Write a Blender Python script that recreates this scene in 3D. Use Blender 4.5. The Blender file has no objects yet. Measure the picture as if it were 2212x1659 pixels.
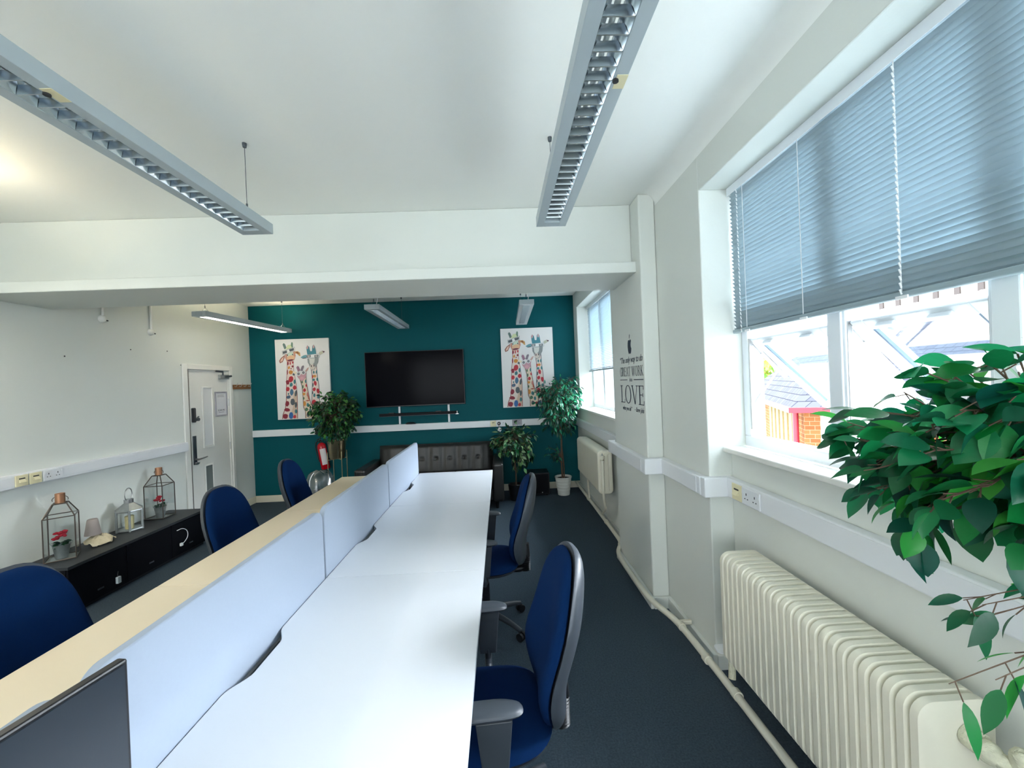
import bpy, math, random
from mathutils import Matrix, Vector, noise

# ------------------------------------------------------------------ camera, light, exposure
SC = bpy.context.scene
COL = SC.collection
PI = math.pi
R = math.radians

def camera():
    yaw, pitch, roll = R(1.6628), R(-0.1742), R(-2.3388)
    f = Vector((math.sin(yaw)*math.cos(pitch), math.cos(yaw)*math.cos(pitch), math.sin(pitch)))
    r = Vector((math.cos(yaw), -math.sin(yaw), 0))
    u = r.cross(f)
    r2 = r*math.cos(roll) + u*math.sin(roll)
    u2 = -r*math.sin(roll) + u*math.cos(roll)
    cd = bpy.data.cameras.new('camera')
    cd.sensor_width = 36
    cd.sensor_fit = 'HORIZONTAL'
    cd.lens = 36*880/2212
    cd.clip_start = 0.02
    co = bpy.data.objects.new('camera', cd)
    COL.objects.link(co)
    m = Matrix((r2, u2, -f)).transposed().to_4x4()
    m.translation = (0, 0, 1.66)
    co.matrix_world = m
    SC.camera = co
camera()

W = bpy.data.worlds.new('overcast_sky')
SC.world = W
W.use_nodes = True
bg = W.node_tree.nodes['Background']
bg.inputs[0].default_value = (0.88, 0.95, 1.0, 1)
bg.inputs[1].default_value = 4.3

def area(name, loc, size, direction, color, energy, portal=False):
    ld = bpy.data.lights.new(name, 'AREA')
    ld.shape = 'RECTANGLE'
    ld.size, ld.size_y = size
    ld.color = color
    ld.energy = energy
    if portal:
        ld.cycles.is_portal = True
    o = bpy.data.objects.new(name, ld)
    COL.objects.link(o)
    o.location = loc
    o.rotation_euler = Vector(direction).to_track_quat('-Z', 'Y').to_euler()
    return o
# portals only guide the sampling of the sky through the real window openings
area('window_portal', (1.62, -0.2, 1.98), (1.6, 5.2), (-1, 0, 0), (1, 1, 1), 1, True)
area('window_portal', (1.62, 5.1, 2.0), (1.6, 2.2), (-1, 0, 0), (1, 1, 1), 1, True)

# daylight arriving through the wide window behind the camera
area('front_window_daylight', (-1.5, -3.78, 1.85), (3.6, 1.5), (0, 1, -0.05), (0.93, 0.97, 1.0), 4)

sun = bpy.data.lights.new('hazy_sun', 'SUN')
sun.energy = 26.0
sun.angle = R(60)
sun.color = (0.92, 0.96, 1.0)
so = bpy.data.objects.new('hazy_sun', sun)
COL.objects.link(so)
so.rotation_euler = Vector((-0.80, -0.30, -0.42)).to_track_quat('-Z', 'Y').to_euler()

vs = SC.view_settings
vs.view_transform = 'Standard'
vs.look = 'None'
vs.gamma = 1
vs.use_curve_mapping = False
vs.exposure = 1.22

# ------------------------------------------------------------------ helpers
def lin(r, g, b):
    def f(c):
        c /= 255
        return c/12.92 if c <= 0.04045 else ((c+0.055)/1.055)**2.4
    return (f(r), f(g), f(b), 1)

def mat(name, col, rough=0.5, metal=0.0, bump=0.0, bscale=200, var=0.0, vscale=6, spec=0.5,
        emit=None, attr=False, transl=0.0, coat=0.0):
    m = bpy.data.materials.new(name)
    m.use_nodes = True
    nt = m.node_tree
    N, L = nt.nodes, nt.links
    b = N['Principled BSDF']
    b.inputs['Roughness'].default_value = rough
    b.inputs['Metallic'].default_value = metal
    b.inputs['Specular IOR Level'].default_value = spec
    if coat:
        b.inputs['Coat Weight'].default_value = coat
    tc = N.new('ShaderNodeTexCoord')
    src = None
    if attr:
        a = N.new('ShaderNodeAttribute')
        a.attribute_name = 'Col'
        src = a.outputs['Color']
    if var:
        n = N.new('ShaderNodeTexNoise')
        n.inputs['Scale'].default_value = vscale
        n.inputs['Detail'].default_value = 5
        L.new(tc.outputs['Object'], n.inputs['Vector'])
        mr = N.new('ShaderNodeMapRange')
        mr.inputs[3].default_value = 1-var
        mr.inputs[4].default_value = 1+var
        L.new(n.outputs['Fac'], mr.inputs[0])
        mx = N.new('ShaderNodeVectorMath')
        mx.operation = 'SCALE'
        if src:
            L.new(src, mx.inputs[0])
        else:
            mx.inputs[0].default_value = col[:3]
        L.new(mr.outputs[0], mx.inputs['Scale'])
        src = mx.outputs[0]
    if src:
        L.new(src, b.inputs['Base Color'])
    else:
        b.inputs['Base Color'].default_value = col
    if bump:
        n = N.new('ShaderNodeTexNoise')
        n.inputs['Scale'].default_value = bscale
        n.inputs['Detail'].default_value = 4
        L.new(tc.outputs['Object'], n.inputs['Vector'])
        bp = N.new('ShaderNodeBump')
        bp.inputs['Strength'].default_value = bump
        bp.inputs['Distance'].default_value = 0.01
        L.new(n.outputs['Fac'], bp.inputs['Height'])
        L.new(bp.outputs[0], b.inputs['Normal'])
    if emit:
        b.inputs['Emission Color'].default_value = emit[0]
        b.inputs['Emission Strength'].default_value = emit[1]
    if transl:
        t = N.new('ShaderNodeBsdfTranslucent')
        if src:
            L.new(src, t.inputs[0])
        else:
            t.inputs[0].default_value = col
        ms = N.new('ShaderNodeMixShader')
        ms.inputs[0].default_value = transl
        L.new(b.outputs[0], ms.inputs[1])
        L.new(t.outputs[0], ms.inputs[2])
        L.new(ms.outputs[0], N['Material Output'].inputs[0])
    return m

def glass_mat(name, tint=(1, 1, 1, 1), refl=0.08, rough=0.02):
    m = bpy.data.materials.new(name)
    m.use_nodes = True
    N, L = m.node_tree.nodes, m.node_tree.links
    N.remove(N['Principled BSDF'])
    t = N.new('ShaderNodeBsdfTransparent'); t.inputs[0].default_value = tint
    g = N.new('ShaderNodeBsdfGlossy'); g.inputs[1].default_value = rough
    fr = N.new('ShaderNodeLayerWeight'); fr.inputs[0].default_value = 0.25
    mr = N.new('ShaderNodeMapRange'); mr.inputs[3].default_value = refl; mr.inputs[4].default_value = 0.6
    L.new(fr.outputs['Facing'], mr.inputs[0])
    ms = N.new('ShaderNodeMixShader')
    L.new(mr.outputs[0], ms.inputs[0])
    L.new(t.outputs[0], ms.inputs[1]); L.new(g.outputs[0], ms.inputs[2])
    L.new(ms.outputs[0], N['Material Output'].inputs[0])
    return m

class G:
    """collects shapes and links them as ONE mesh object"""
    def __init__(s):
        s.v = []; s.f = []; s.c = []; s.mi = []
        s.T = None
    def add(s, vs, fs, col=None, mi=0):
        n = len(s.v)
        if s.T is not None:
            vs = [s.T @ Vector(p) for p in vs]
        s.v += [tuple(p) for p in vs]
        s.f += [tuple(i+n for i in f) for f in fs]
        s.c += [col]*len(fs)
        s.mi += [mi]*len(fs)
        return s
    def box(s, x0, x1, y0, y1, z0, z1, **k):
        return s.add([(x0,y0,z0),(x1,y0,z0),(x1,y1,z0),(x0,y1,z0),(x0,y0,z1),(x1,y0,z1),(x1,y1,z1),(x0,y1,z1)],
                     [(0,3,2,1),(4,5,6,7),(0,1,5,4),(1,2,6,5),(2,3,7,6),(3,0,4,7)], **k)
    def cyl(s, p0, p1, r0, r1=None, n=16, **k):
        r1 = r0 if r1 is None else r1
        p0, p1 = Vector(p0), Vector(p1)
        d = (p1-p0).normalized()
        a = d.orthogonal().normalized(); b = d.cross(a)
        vs = []
        for p, r in ((p0, r0), (p1, r1)):
            vs += [p+(a*math.cos(2*PI*i/n)+b*math.sin(2*PI*i/n))*r for i in range(n)]
        fs = [(i, (i+1) % n, n+(i+1) % n, n+i) for i in range(n)]
        fs += [tuple(range(n-1, -1, -1)), tuple(range(n, 2*n))]
        return s.add(vs, fs, **k)
    def tube(s, path, r, n=8, closed=False, **k):
        P = [Vector(p) for p in path]
        m = len(P)
        vs = []
        a = None
        for i, p in enumerate(P):
            if closed:
                t = (P[(i+1) % m]-P[i-1])
            else:
                t = P[min(i+1, m-1)]-P[max(i-1, 0)]
            t.normalize()
            if a is None:
                a = t.orthogonal().normalized()
            a = (a-t*a.dot(t)).normalized()
            b = t.cross(a)
            rr = r[i] if isinstance(r, (list, tuple)) else r
            vs += [p+(a*math.cos(2*PI*j/n)+b*math.sin(2*PI*j/n))*rr for j in range(n)]
        fs = []
        for i in range(m if closed else m-1):
            o, q = i*n, ((i+1) % m)*n
            fs += [(o+j, o+(j+1) % n, q+(j+1) % n, q+j) for j in range(n)]
        if not closed:
            fs += [tuple(range(n-1, -1, -1)), tuple(range((m-1)*n, m*n))]
        return s.add(vs, fs, **k)
    def lathe(s, prof, c=(0, 0, 0), n=28, **k):
        vs = []
        for r, z in prof:
            vs += [(c[0]+r*math.cos(2*PI*i/n), c[1]+r*math.sin(2*PI*i/n), c[2]+z) for i in range(n)]
        fs = []
        for j in range(len(prof)-1):
            fs += [(j*n+i, j*n+(i+1) % n, (j+1)*n+(i+1) % n, (j+1)*n+i) for i in range(n)]
        return s.add(vs, fs, **k)
    def prism(s, poly, axis, lo, hi, **k):
        """poly: 2-D outline; axis 'x': (y,z), 'y': (x,z), 'z': (x,y)"""
        def mk(a, b, t):
            return {'x': (t, a, b), 'y': (a, t, b), 'z': (a, b, t)}[axis]
        n = len(poly)
        vs = [mk(a, b, lo) for a, b in poly]+[mk(a, b, hi) for a, b in poly]
        ar = sum(poly[i][0]*poly[(i+1) % n][1]-poly[(i+1) % n][0]*poly[i][1] for i in range(n))
        flip = (ar < 0) != (axis == 'y')
        fs = [tuple(range(n-1, -1, -1)), tuple(range(n, 2*n))]+[(i, (i+1) % n, n+(i+1) % n, n+i) for i in range(n)]
        if flip:
            fs = [tuple(reversed(f)) for f in fs]
        return s.add(vs, fs, **k)
    def ball(s, c, r, n=12, m=8, sc=(1, 1, 1), **k):
        vs = [(c[0], c[1], c[2]-r*sc[2])]
        for j in range(1, m):
            t = -PI/2+PI*j/m
            vs += [(c[0]+r*sc[0]*math.cos(t)*math.cos(2*PI*i/n), c[1]+r*sc[1]*math.cos(t)*math.sin(2*PI*i/n), c[2]+r*sc[2]*math.sin(t)) for i in range(n)]
        vs.append((c[0], c[1], c[2]+r*sc[2]))
        fs = [(0, 1+(i+1) % n, 1+i) for i in range(n)]
        for j in range(m-2):
            fs += [(1+j*n+i, 1+j*n+(i+1) % n, 1+(j+1)*n+(i+1) % n, 1+(j+1)*n+i) for i in range(n)]
        e = len(vs)-1
        fs += [(e, 1+(m-2)*n+i, 1+(m-2)*n+(i+1) % n) for i in range(n)]
        return s.add(vs, fs, **k)
    def build(s, name, m, parent=None, smooth=None, bevel=0, seg=2, subs=0):
        me = bpy.data.meshes.new(name)
        me.from_pydata(s.v, [], s.f)
        ms = m if isinstance(m, (list, tuple)) else [m]
        for q in ms:
            me.materials.append(q)
        if len(ms) > 1:
            for i, p in enumerate(me.polygons):
                p.material_index = s.mi[i]
        if any(c is not None for c in s.c):
            at = me.color_attributes.new('Col', 'FLOAT_COLOR', 'CORNER')
            for i, p in enumerate(me.polygons):
                c = s.c[i] or (0.5, 0.5, 0.5, 1)
                for li in p.loop_indices:
                    at.data[li].color = c
        me.update()
        if smooth is not None:
            for p in me.polygons:
                p.use_smooth = True
            me.set_sharp_from_angle(angle=R(smooth))
        o = bpy.data.objects.new(name, me)
        COL.objects.link(o)
        if parent is not None:
            o.parent = parent
        if bevel:
            b = o.modifiers.new('edge', 'BEVEL')
            b.width = bevel; b.segments = seg; b.limit_method = 'ANGLE'; b.angle_limit = R(40)
        if subs:
            b = o.modifiers.new('sub', 'SUBSURF')
            b.levels = subs; b.render_levels = subs
        return o

def thing(name, label, cat, loc=(0, 0, 0), rz=0.0, group=None, rot=None):
    o = bpy.data.objects.new(name, None)
    COL.objects.link(o)
    o.empty_display_size = 0.1
    o.location = loc
    o.rotation_euler = rot if rot else (0, 0, rz)
    o['label'] = label; o['category'] = cat
    if group:
        o['group'] = group
    return o

def tag(o, label, cat, group=None):
    o['label'] = label; o['category'] = cat
    if group:
        o['group'] = group
    return o

def struct(o):
    o['kind'] = 'structure'
    return o

def kids(o):
    return [c for c in bpy.data.objects if c.parent == o]

def dup(root, loc, rz, label, scale=None):
    ch = kids(root)
    r = root.copy(); COL.objects.link(r)
    r.location = loc; r.rotation_euler = (0, 0, rz); r['label'] = label
    if scale:
        r.scale = scale
    for c in ch:
        d = c.copy(); COL.objects.link(d); d.parent = r
        for g in kids(c):
            if g.parent == c:
                e = g.copy(); COL.objects.link(e); e.parent = d
    return r

def arc(cx, cy, r, a0, a1, n):
    return [(cx+r*math.cos(R(a0+(a1-a0)*i/n)), cy+r*math.sin(R(a0+(a1-a0)*i/n))) for i in range(n+1)]

def rrect(x0, x1, y0, y1, r, n=5, corners=(1, 1, 1, 1)):
    """counter-clockwise rounded rectangle; corners: bl, br, tr, tl"""
    o = []
    for k, (cx, cy, a) in enumerate(((x0+r, y0+r, 180), (x1-r, y0+r, 270), (x1-r, y1-r, 0), (x0+r, y1-r, 90))):
        if corners[k]:
            o += arc(cx, cy, r, a, a+90, n)
        else:
            o.append(((x0, y0), (x1, y0), (x1, y1), (x0, y1))[k])
    return o

def smooth_path(P, it=2):
    P = [Vector(p) for p in P]
    for _ in range(it):
        Q = [P[0]]
        for a, b in zip(P, P[1:]):
            Q += [a*0.75+b*0.25, a*0.25+b*0.75]
        Q.append(P[-1])
        P = Q
    return P

# ------------------------------------------------------------------ materials
M = {}
M['wall'] = mat('wall_paint', lin(216, 220, 214), 0.7, bump=0.06, bscale=60, var=0.02, vscale=1.5)
M['ceil'] = mat('ceiling_paint', lin(242, 244, 240), 0.8, bump=0.08, bscale=35, var=0.03, vscale=1.2)
M['teal'] = mat('teal_paint', lin(0, 82, 90), 0.6, bump=0.08, bscale=80, var=0.05, vscale=2, spec=0.15)
M['trim'] = mat('gloss_white', lin(232, 232, 226), 0.35, bump=0.02, bscale=40)
M['cream_trim'] = mat('cream_gloss', lin(226, 220, 200), 0.35)
M['pvc'] = mat('white_pvc', lin(228, 231, 234), 0.35)
M['upvc'] = mat('window_pvc', lin(232, 238, 244), 0.3)
M['grey_seal'] = mat('grey_seal', lin(90, 110, 130), 0.5)
M['carpet'] = mat('carpet', lin(74, 88, 100), 0.95, bump=1.0, bscale=320, var=0.55, vscale=110, spec=0.1)
M['desk'] = mat('white_laminate', lin(212, 216, 222), 0.28, var=0.01, vscale=3)
M['desk_cream'] = mat('cream_laminate', lin(224, 211, 186), 0.3, var=0.01, vscale=3)  # same white laminate, left row; warm reflected light painted into its colour
M['deskedge'] = mat('desk_edge', lin(205, 208, 212), 0.4)
M['screenfab'] = mat('screen_fabric', lin(152, 163, 178), 0.85, bump=0.15, bscale=900, var=0.02, vscale=80)
M['metal_white'] = mat('white_steel', lin(225, 226, 228), 0.4)
M['lamp_grey'] = mat('luminaire_grey', lin(178, 190, 196), 0.42, metal=0.1)
M['reflector'] = mat('reflector', (0.62, 0.68, 0.72, 1), 0.18, metal=1.0)
M['tube_off'] = mat('tube_off', lin(225, 230, 228), 0.3)
M['tube_on'] = mat('tube_on', (1, 0.95, 0.8, 1), 0.4, emit=((1.0, 0.84, 0.58, 1), 85))
M['diffuser_on'] = mat('lit_diffuser', (1, 0.97, 0.9, 1), 0.4, emit=((1.0, 0.93, 0.80, 1), 5))
M['tube_low'] = mat('tube_low', (1, 0.95, 0.8, 1), 0.4, emit=((1.0, 0.84, 0.58, 1), 45))
M['diffuser_bright'] = mat('bright_diffuser', (1, 0.97, 0.9, 1), 0.4, emit=((1.0, 0.92, 0.80, 1), 38))
M['steel'] = mat('steel', (0.5, 0.5, 0.5, 1), 0.3, metal=1.0)
M['dark_steel'] = mat('dark_steel', (0.13, 0.15, 0.17, 1), 0.35, metal=0.9)
M['bronze'] = mat('bronze_wire', (0.12, 0.10, 0.085, 1), 0.4, metal=0.8)
M['copper'] = mat('copper', (0.50, 0.26, 0.15, 1), 0.35, metal=0.9)
M['gold'] = mat('brushed_gold', (0.62, 0.50, 0.30, 1), 0.28, metal=1.0, var=0.1, vscale=60)
M['blue'] = mat('blue_fabric', lin(5, 34, 74), 0.95, bump=0.3, bscale=900, var=0.12, vscale=250, spec=0.08)
M['plastic'] = mat('charcoal_plastic', lin(52, 58, 66), 0.42, bump=0.12, bscale=700)
M['black'] = mat('black_plastic', lin(16, 18, 24), 0.4)
M['screen'] = mat('display_glass', lin(6, 6, 14), 0.15, spec=0.03)
M['matte_screen'] = mat('matte_display', lin(22, 34, 46), 0.4, spec=0.6)
M['navyblack'] = mat('black_laminate', lin(8, 9, 16), 0.5, spec=0.15)
M['blacktop'] = mat('black_top', lin(38, 42, 46), 0.5, var=0.15, vscale=60)
M['leather'] = mat('black_leather', lin(34, 34, 34), 0.36, bump=0.15, bscale=120, var=0.15, vscale=10)
M['rad'] = mat('radiator_paint', lin(226, 222, 204), 0.35, bump=0.05, bscale=60, var=0.03, vscale=15)
M['radpipe'] = mat('pipe_paint', lin(218, 215, 198), 0.4, bump=0.1, bscale=60, var=0.05, vscale=20)
M['flaky'] = mat('flaking_paint', lin(205, 204, 180), 0.6, bump=0.9, bscale=70, var=0.3, vscale=40)
M['ivory'] = mat('ivory_plastic', lin(226, 218, 180), 0.4)
M['slot'] = mat('dark_slot', lin(35, 38, 42), 0.6)
M['blind'] = mat('blind_slat', lin(150, 168, 176), 0.4, transl=0.05)
M['cord'] = mat('white_cord', lin(235, 238, 240), 0.7)
M['glass'] = glass_mat('window_glass', (0.96, 0.98, 1, 1), 0.04)
M['clear'] = glass_mat('thin_glass', (0.93, 0.95, 0.95, 1), 0.04)
M['plasticbag'] = glass_mat('clear_polythene', (0.70, 0.74, 0.74, 1), 0.16, 0.25)
M['leaf'] = mat('leaf', (0, 0, 0, 1), 0.38, attr=True, transl=0.36, bump=0.1, bscale=60)
M['bark'] = mat('bark', lin(92, 74, 60), 0.85, bump=0.6, bscale=40, var=0.3, vscale=25)
M['soil'] = mat('soil', lin(30, 26, 22), 0.95, bump=1, bscale=90)
M['paint'] = mat('painted_print', (0, 0, 0, 1), 0.6, attr=True)
M['canvas'] = mat('canvas', lin(228, 226, 224), 0.8, bump=0.1, bscale=500)
M['wood'] = mat('oak_stain', lin(140, 92, 52), 0.45, var=0.2, vscale=30)
M['red'] = mat('extinguisher_red', lin(190, 12, 28), 0.25)
M['label'] = mat('paper_label', lin(225, 215, 215), 0.5)
M['vinyl'] = mat('navy_vinyl', lin(10, 34, 56), 0.4)
M['zinc'] = mat('zinc', (0.35, 0.38, 0.38, 1), 0.45, metal=0.7, var=0.2, vscale=40)
M['petal'] = mat('red_petal', lin(190, 20, 48), 0.6, transl=0.2)
M['candle'] = mat('candle_wax', lin(226, 214, 160), 0.5)
M['greycup'] = mat('grey_card', lin(165, 155, 150), 0.7, var=0.08, vscale=40)
M['wrap'] = mat('beige_wrap', lin(216, 202, 170), 0.35, bump=0.3, bscale=50, var=0.15, vscale=40)
M['wpot'] = mat('white_ceramic', lin(220, 222, 216), 0.35)
M['frosted'] = mat('covered_glass', lin(226, 228, 228), 0.4)
M['dimglass'] = mat('dark_glass', lin(120, 128, 126), 0.15)
M['frame_grey'] = mat('notice_frame', lin(160, 158, 168), 0.35)
M['paper'] = mat('paper', lin(228, 228, 232), 0.6)
M['ink'] = mat('ink', lin(70, 70, 78), 0.7)
# ------------------------------------------------------------------ the room
XL, XR, YB, YF, ZC = -3.78, 1.17, 6.30, -3.6, 2.98
struct(G().box(-3.95, 1.60, YF-0.1, 6.45, -0.12, 0).build('floor', M['carpet']))
struct(G().box(-3.95, 1.60, YF-0.1, 6.45, ZC, ZC+0.12).build('ceiling', M['ceil']))
g = G()
D0, D1, DZ = 5.03, 5.80, 1.985
g.box(XL-0.15, XL, YF, D0, 0, ZC).box(XL-0.15, XL, D1, YB+0.1, 0, ZC).box(XL-0.15, XL, D0, D1, DZ, ZC)
struct(g.build('wall_left', M['wall']))
struct(G().box(XL, 1.18, YB, YB+0.1, 0, ZC).build('wall_back', M['teal']))
g = G().box(XL, -3.4, YF-0.1, YF, 0, ZC).box(0.5, 1.6, YF-0.1, YF, 0, ZC).box(-3.4, 0.5, YF-0.1, YF, 0, 1.0).box(-3.4, 0.5, YF-0.1, YF, 2.72, ZC)
struct(g.build('wall_front', M['wall']))
w3 = thing('window_3', 'x', 'window'); del w3['category']; del w3['label']; w3['kind'] = 'structure'
g = G().box(-3.4, 0.5, YF-0.08, YF-0.02, 1.0, 1.06).box(-3.4, 0.5, YF-0.08, YF-0.02, 2.66, 2.72)
for x in (-3.37, -2.43, -1.45, -0.47, 0.47):
    g.box(x-0.03, x+0.03, YF-0.079, YF-0.021, 1.06, 2.66)
g.build('window_frame', M['upvc'], w3)
# window wall: solid piers, recess below each window, lintel above
W1a, W1b, W2a, W2b = -2.7, 2.27, 4.05, 6.04
ZS, ZH = 1.25, 2.70
ZH2 = 2.745
g = G()
g.box(1.16, 1.50, W1b, 3.72, 0, ZC)            # pier between the windows
g.box(1.18, 1.50, 3.72, W2a, 0, ZC)
g.box(1.18, 1.50, W2a, W2b, 0, ZS-0.03)
g.box(1.18, 1.50, W2a, W2b, ZH2, ZC)
g.box(1.18, 1.50, W2b, YB+0.1, 0, ZC)
g.box(1.16, 1.50, W1a, W1b, ZH, ZC)
g.box(1.29, 1.50, W1a, W1b, 0, ZS-0.03)
g.box(1.16, 1.50, YF, W1a, 0, ZC)
struct(g.build('wall_right', M['wall'], bevel=0.006))
# pilaster, beam with its bulkhead, cove
struct(G().box(1.04, 1.159, 2.90, 3.72, 0, ZC-0.001).build('trim_1', M['wall'], bevel=0.012, seg=3))
g = G()
g.box(XL+0.001, 1.04, 3.08, 3.50, 2.515, ZC-0.001)
g.box(XL+0.001, 1.04, 2.985, 3.57, 2.44, 2.52)
struct(g.build('trim_2', M['wall'], bevel=0.006))
pr = [(1.16, ZC), (1.16, ZC-0.09)]+[(1.16-0.09+0.09*math.cos(R(a)), ZC-0.09+0.09*math.sin(R(a))) for a in range(0, 91, 9)]
struct(G().prism(pr, 'y', W1a, 2.90).build('trim_3', M['ceil'], smooth=40))
# skirtings
struct(G().box(XL, XL+0.016, 5.86, YB-0.016, 0, 0.1).box(XL, XL+0.016, YF, 4.94, 0, 0.1).build('baseboard_left', M['cream_trim'], bevel=0.004))
struct(G().box(XL, 1.18, YB-0.018, YB, 0, 0.1).build('baseboard_back', M['cream_trim'], bevel=0.004))
g = G()
g.box(1.015, 1.04, 2.88, 3.745, 0, 0.085).box(1.04, 1.16, 2.875, 2.90, 0, 0.085).box(1.135, 1.16, 2.25, 2.875, 0, 0.085)
g.box(1.16, 1.29, 2.245, 2.27, 0, 0.085).box(1.155, 1.18, 3.745, YB-0.02, 0, 0.085)
struct(g.build('baseboard_right', M['wall'], bevel=0.004))

# ------------------------------------------------------------------ windows
def casement(parent, y0, y1, z0, z1, ang, hz):
    """one projecting sash swung outward about its sliding top rail"""
    w = 0.055
    t = 0.05
    h = z1-z0
    T = Matrix.Translation((1.40, 0, hz)) @ Matrix.Rotation(R(-ang), 4, 'Y')
    g = G(); g.T = T
    g.box(-t/2, t/2, y0, y0+w, -h, 0).box(-t/2, t/2, y1-w, y1, -h, 0)
    g.box(-t/2, t/2, y0+w, y1-w, -w, 0).box(-t/2, t/2, y0+w, y1-w, -h, -h+w)
    s = g.build('sash', M['upvc'], parent, bevel=0.006)
    g = G(); g.T = T
    g.box(-0.006, 0.006, y0+w, y1-w, -h+w, -w)
    g.build('pane', M['glass'], s)
    g = G(); g.T = T
    for a, b in ((y0+w, y0+w+0.009), (y1-w-0.009, y1-w)):
        g.box(-0.019, -0.007, a, b, -h+w, -w)
    g.build('gasket', M['grey_seal'], s)
    g = G(); g.T = T
    for yy in (y0+0.14, y1-0.14):
        g.box(-t/2-0.018, -t/2, yy-0.035, yy+0.035, -0.035, -0.018)
    g.build('handle', M['upvc'], s, bevel=0.004)
    return s

def window(name, y0, y1, z0, z1, mull, bottom_rail=0.06, fx=1.375, open_from=None):
    t = thing(name, 'x', 'window')
    del t['category']; del t['label']
    t['kind'] = 'structure'
    g = G()
    f0, f1 = fx, fx+0.075
    g.box(f0, f1, y0, y1, z0, z0+bottom_rail).box(f0, f1, y0, y1, z1-0.06, z1)
    g.box(f0, f1, y0, y0+0.055, z0+bottom_rail, z1-0.06).box(f0, f1, y1-0.055, y1, z0+bottom_rail, z1-0.06)
    g.build('window_frame', M['upvc'], t, bevel=0.006)
    for m in mull:
        g = G()
        g.box(f0-0.012, f1, m-0.034, m+0.034, z0+bottom_rail, z1-0.06)
        g.box(f0-0.004, f0+0.03, m-0.046, m+0.046, z0+bottom_rail, z1-0.06)
        g.build('mullion', M['upvc'], t, bevel=0.005)
    return t

# window 1, beside the camera: lights between mullions, sashes swung out
mull1 = [1.618, 1.055, 0.49, -0.075, -0.64, -1.205, -1.77, -2.24]
w1 = window('window_1', W1a, W1b, ZS, ZH, mull1)
edges = [W1b-0.055]+mull1
for i in range(len(mull1)):
    a = edges[i+1]+0.05; b = edges[i]-(0.05 if i else 0.004)
    if i > 5:
        break
    s = casement(w1, a, b, ZS+0.065, ZS+0.63, 46, 1.86)
    # sliding friction stays at both jambs
    for yy in (a-0.006, b+0.006):
        if yy > W1b-0.06: yy = W1b-0.062
        g = G()
        g.box(1.378, 1.396, yy-0.006, yy+0.006, ZS+0.10, ZS+0.60)
        g.cyl((1.40, yy, 1.49), (1.53, yy, 1.66), 0.006, n=6)
        g.cyl((1.40, yy, 1.83), (1.55, yy, 1.66), 0.008, n=6)
        g.cyl((1.45, yy, 1.77), (1.58, yy, 1.63), 0.011, n=6)
        g.build('stay_arm', M['steel'], w1)
# fixed upper lights
for i in range(len(mull1)):
    a = edges[i+1]+0.035; b = edges[i]-(0.035 if i else 0)
    g = G().box(1.405, 1.413, a, b, 2.02, ZH-0.06)
    g.build('upper_pane', M['glass'], w1)
G().box(1.378, 1.44, W1a+0.055, W1b-0.055, 1.93, 2.01).build('transom', M['upvc'], w1, bevel=0.005)
g = G().prism(rrect(1.245, 1.374, ZS-0.03, ZS, 0.008, 3), 'y', W1a, W1b-0.001)
g.build('sill', M['trim'], w1)

# window 2, beyond the pilaster
mull2 = [5.35, 4.70]
w2 = window('window_2', W2a, W2b, ZS, ZH2, mull2, fx=1.385)
e2 = [W2b-0.055, 5.35, 4.70, W2a+0.055]
for i in range(3):
    a, b = e2[i+1]+0.036, e2[i]-0.036
    G().box(1.41, 1.418, a, b, ZS+0.06, ZH2-0.06).build('pane', M['glass'], w2)
    g = G()
    for q in (0.25, 0.5, 0.75):
        yy = a+(b-a)*q
        g.box(1.402, 1.409, yy-0.009, yy+0.009, ZS+0.06, ZH2-0.06)
    g.build('glazing_bar', M['upvc'], w2)
G().prism(rrect(1.165, 1.384, ZS-0.03, ZS, 0.008, 3), 'y', W2a+0.001, W2b-0.001).build('sill', M['trim'], w2)

# ------------------------------------------------------------------ blinds
def blind(label, y0, y1, ztop, zbot, x, pitch, tilt, wid, group):
    t = thing('venetian_blind', label, 'blind', (x, (y0+y1)/2, ztop), 0, group)
    L = (y1-y0)/2
    H = ztop-zbot
    g = G().box(-0.018, 0.016, -L, L, -0.034, -0.002)
    g.build('headrail', M['blind'], t, bevel=0.003)
    G().box(-0.021, -0.019, -L, L, -0.046, -0.001).build('valance', M['upvc'], t)
    g = G()
    n = int((H-0.05)/pitch)
    c, s = math.cos(R(tilt)), math.sin(R(tilt))
    for i in range(n):
        z = -0.055-i*pitch
        pts = []
        for u in (-1, -0.5, 0, 0.5, 1):
            a = u*wid/2
            b = (1-u*u)*0.0026
            pts.append((a*c+b*s, z-a*s+b*c))
        vs = [(px, -L+0.002, pz) for px, pz in pts]+[(px, L-0.002, pz) for px, pz in pts]
        vs += [(px, -L+0.002, pz-0.0005) for px, pz in pts]+[(px, L-0.002, pz-0.0005) for px, pz in pts]
        fs = [(k, k+1, k+6, k+5) for k in range(4)]+[(k+11, k+10, k+15, k+16) for k in range(4)]
        g.add(vs, fs)
    g.build('slats', M['blind'], t, smooth=60)
    G().prism(rrect(-0.013, 0.013, -H, -H+0.022, 0.006, 3), 'y', -L, L).build('bottom_rail', M['blind'], t)
    return t, L, H
b1, L, H = blind('pale blue venetian blind half lowered over the near window', W1a+0.06, W1b-0.012, ZH, 1.885, 1.335, 0.0212, 54, 0.025, 'venetian blinds')
for yy in (2.12, 1.72, 1.29, 0.75):
    y = yy-b1.location.y
    g = G()
    g.box(-0.0175, -0.0168, y-0.0022, y+0.0022, -H+0.02, -0.03)
    g.box(0.0168, 0.0175, y-0.0012, y+0.0012, -H+0.02, -0.03)
    g.box(-0.019, -0.014, y-0.02, y+0.02, -H-0.004, -H+0.007)
    g.build('ladder_cord', M['cord'], b1)
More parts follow.
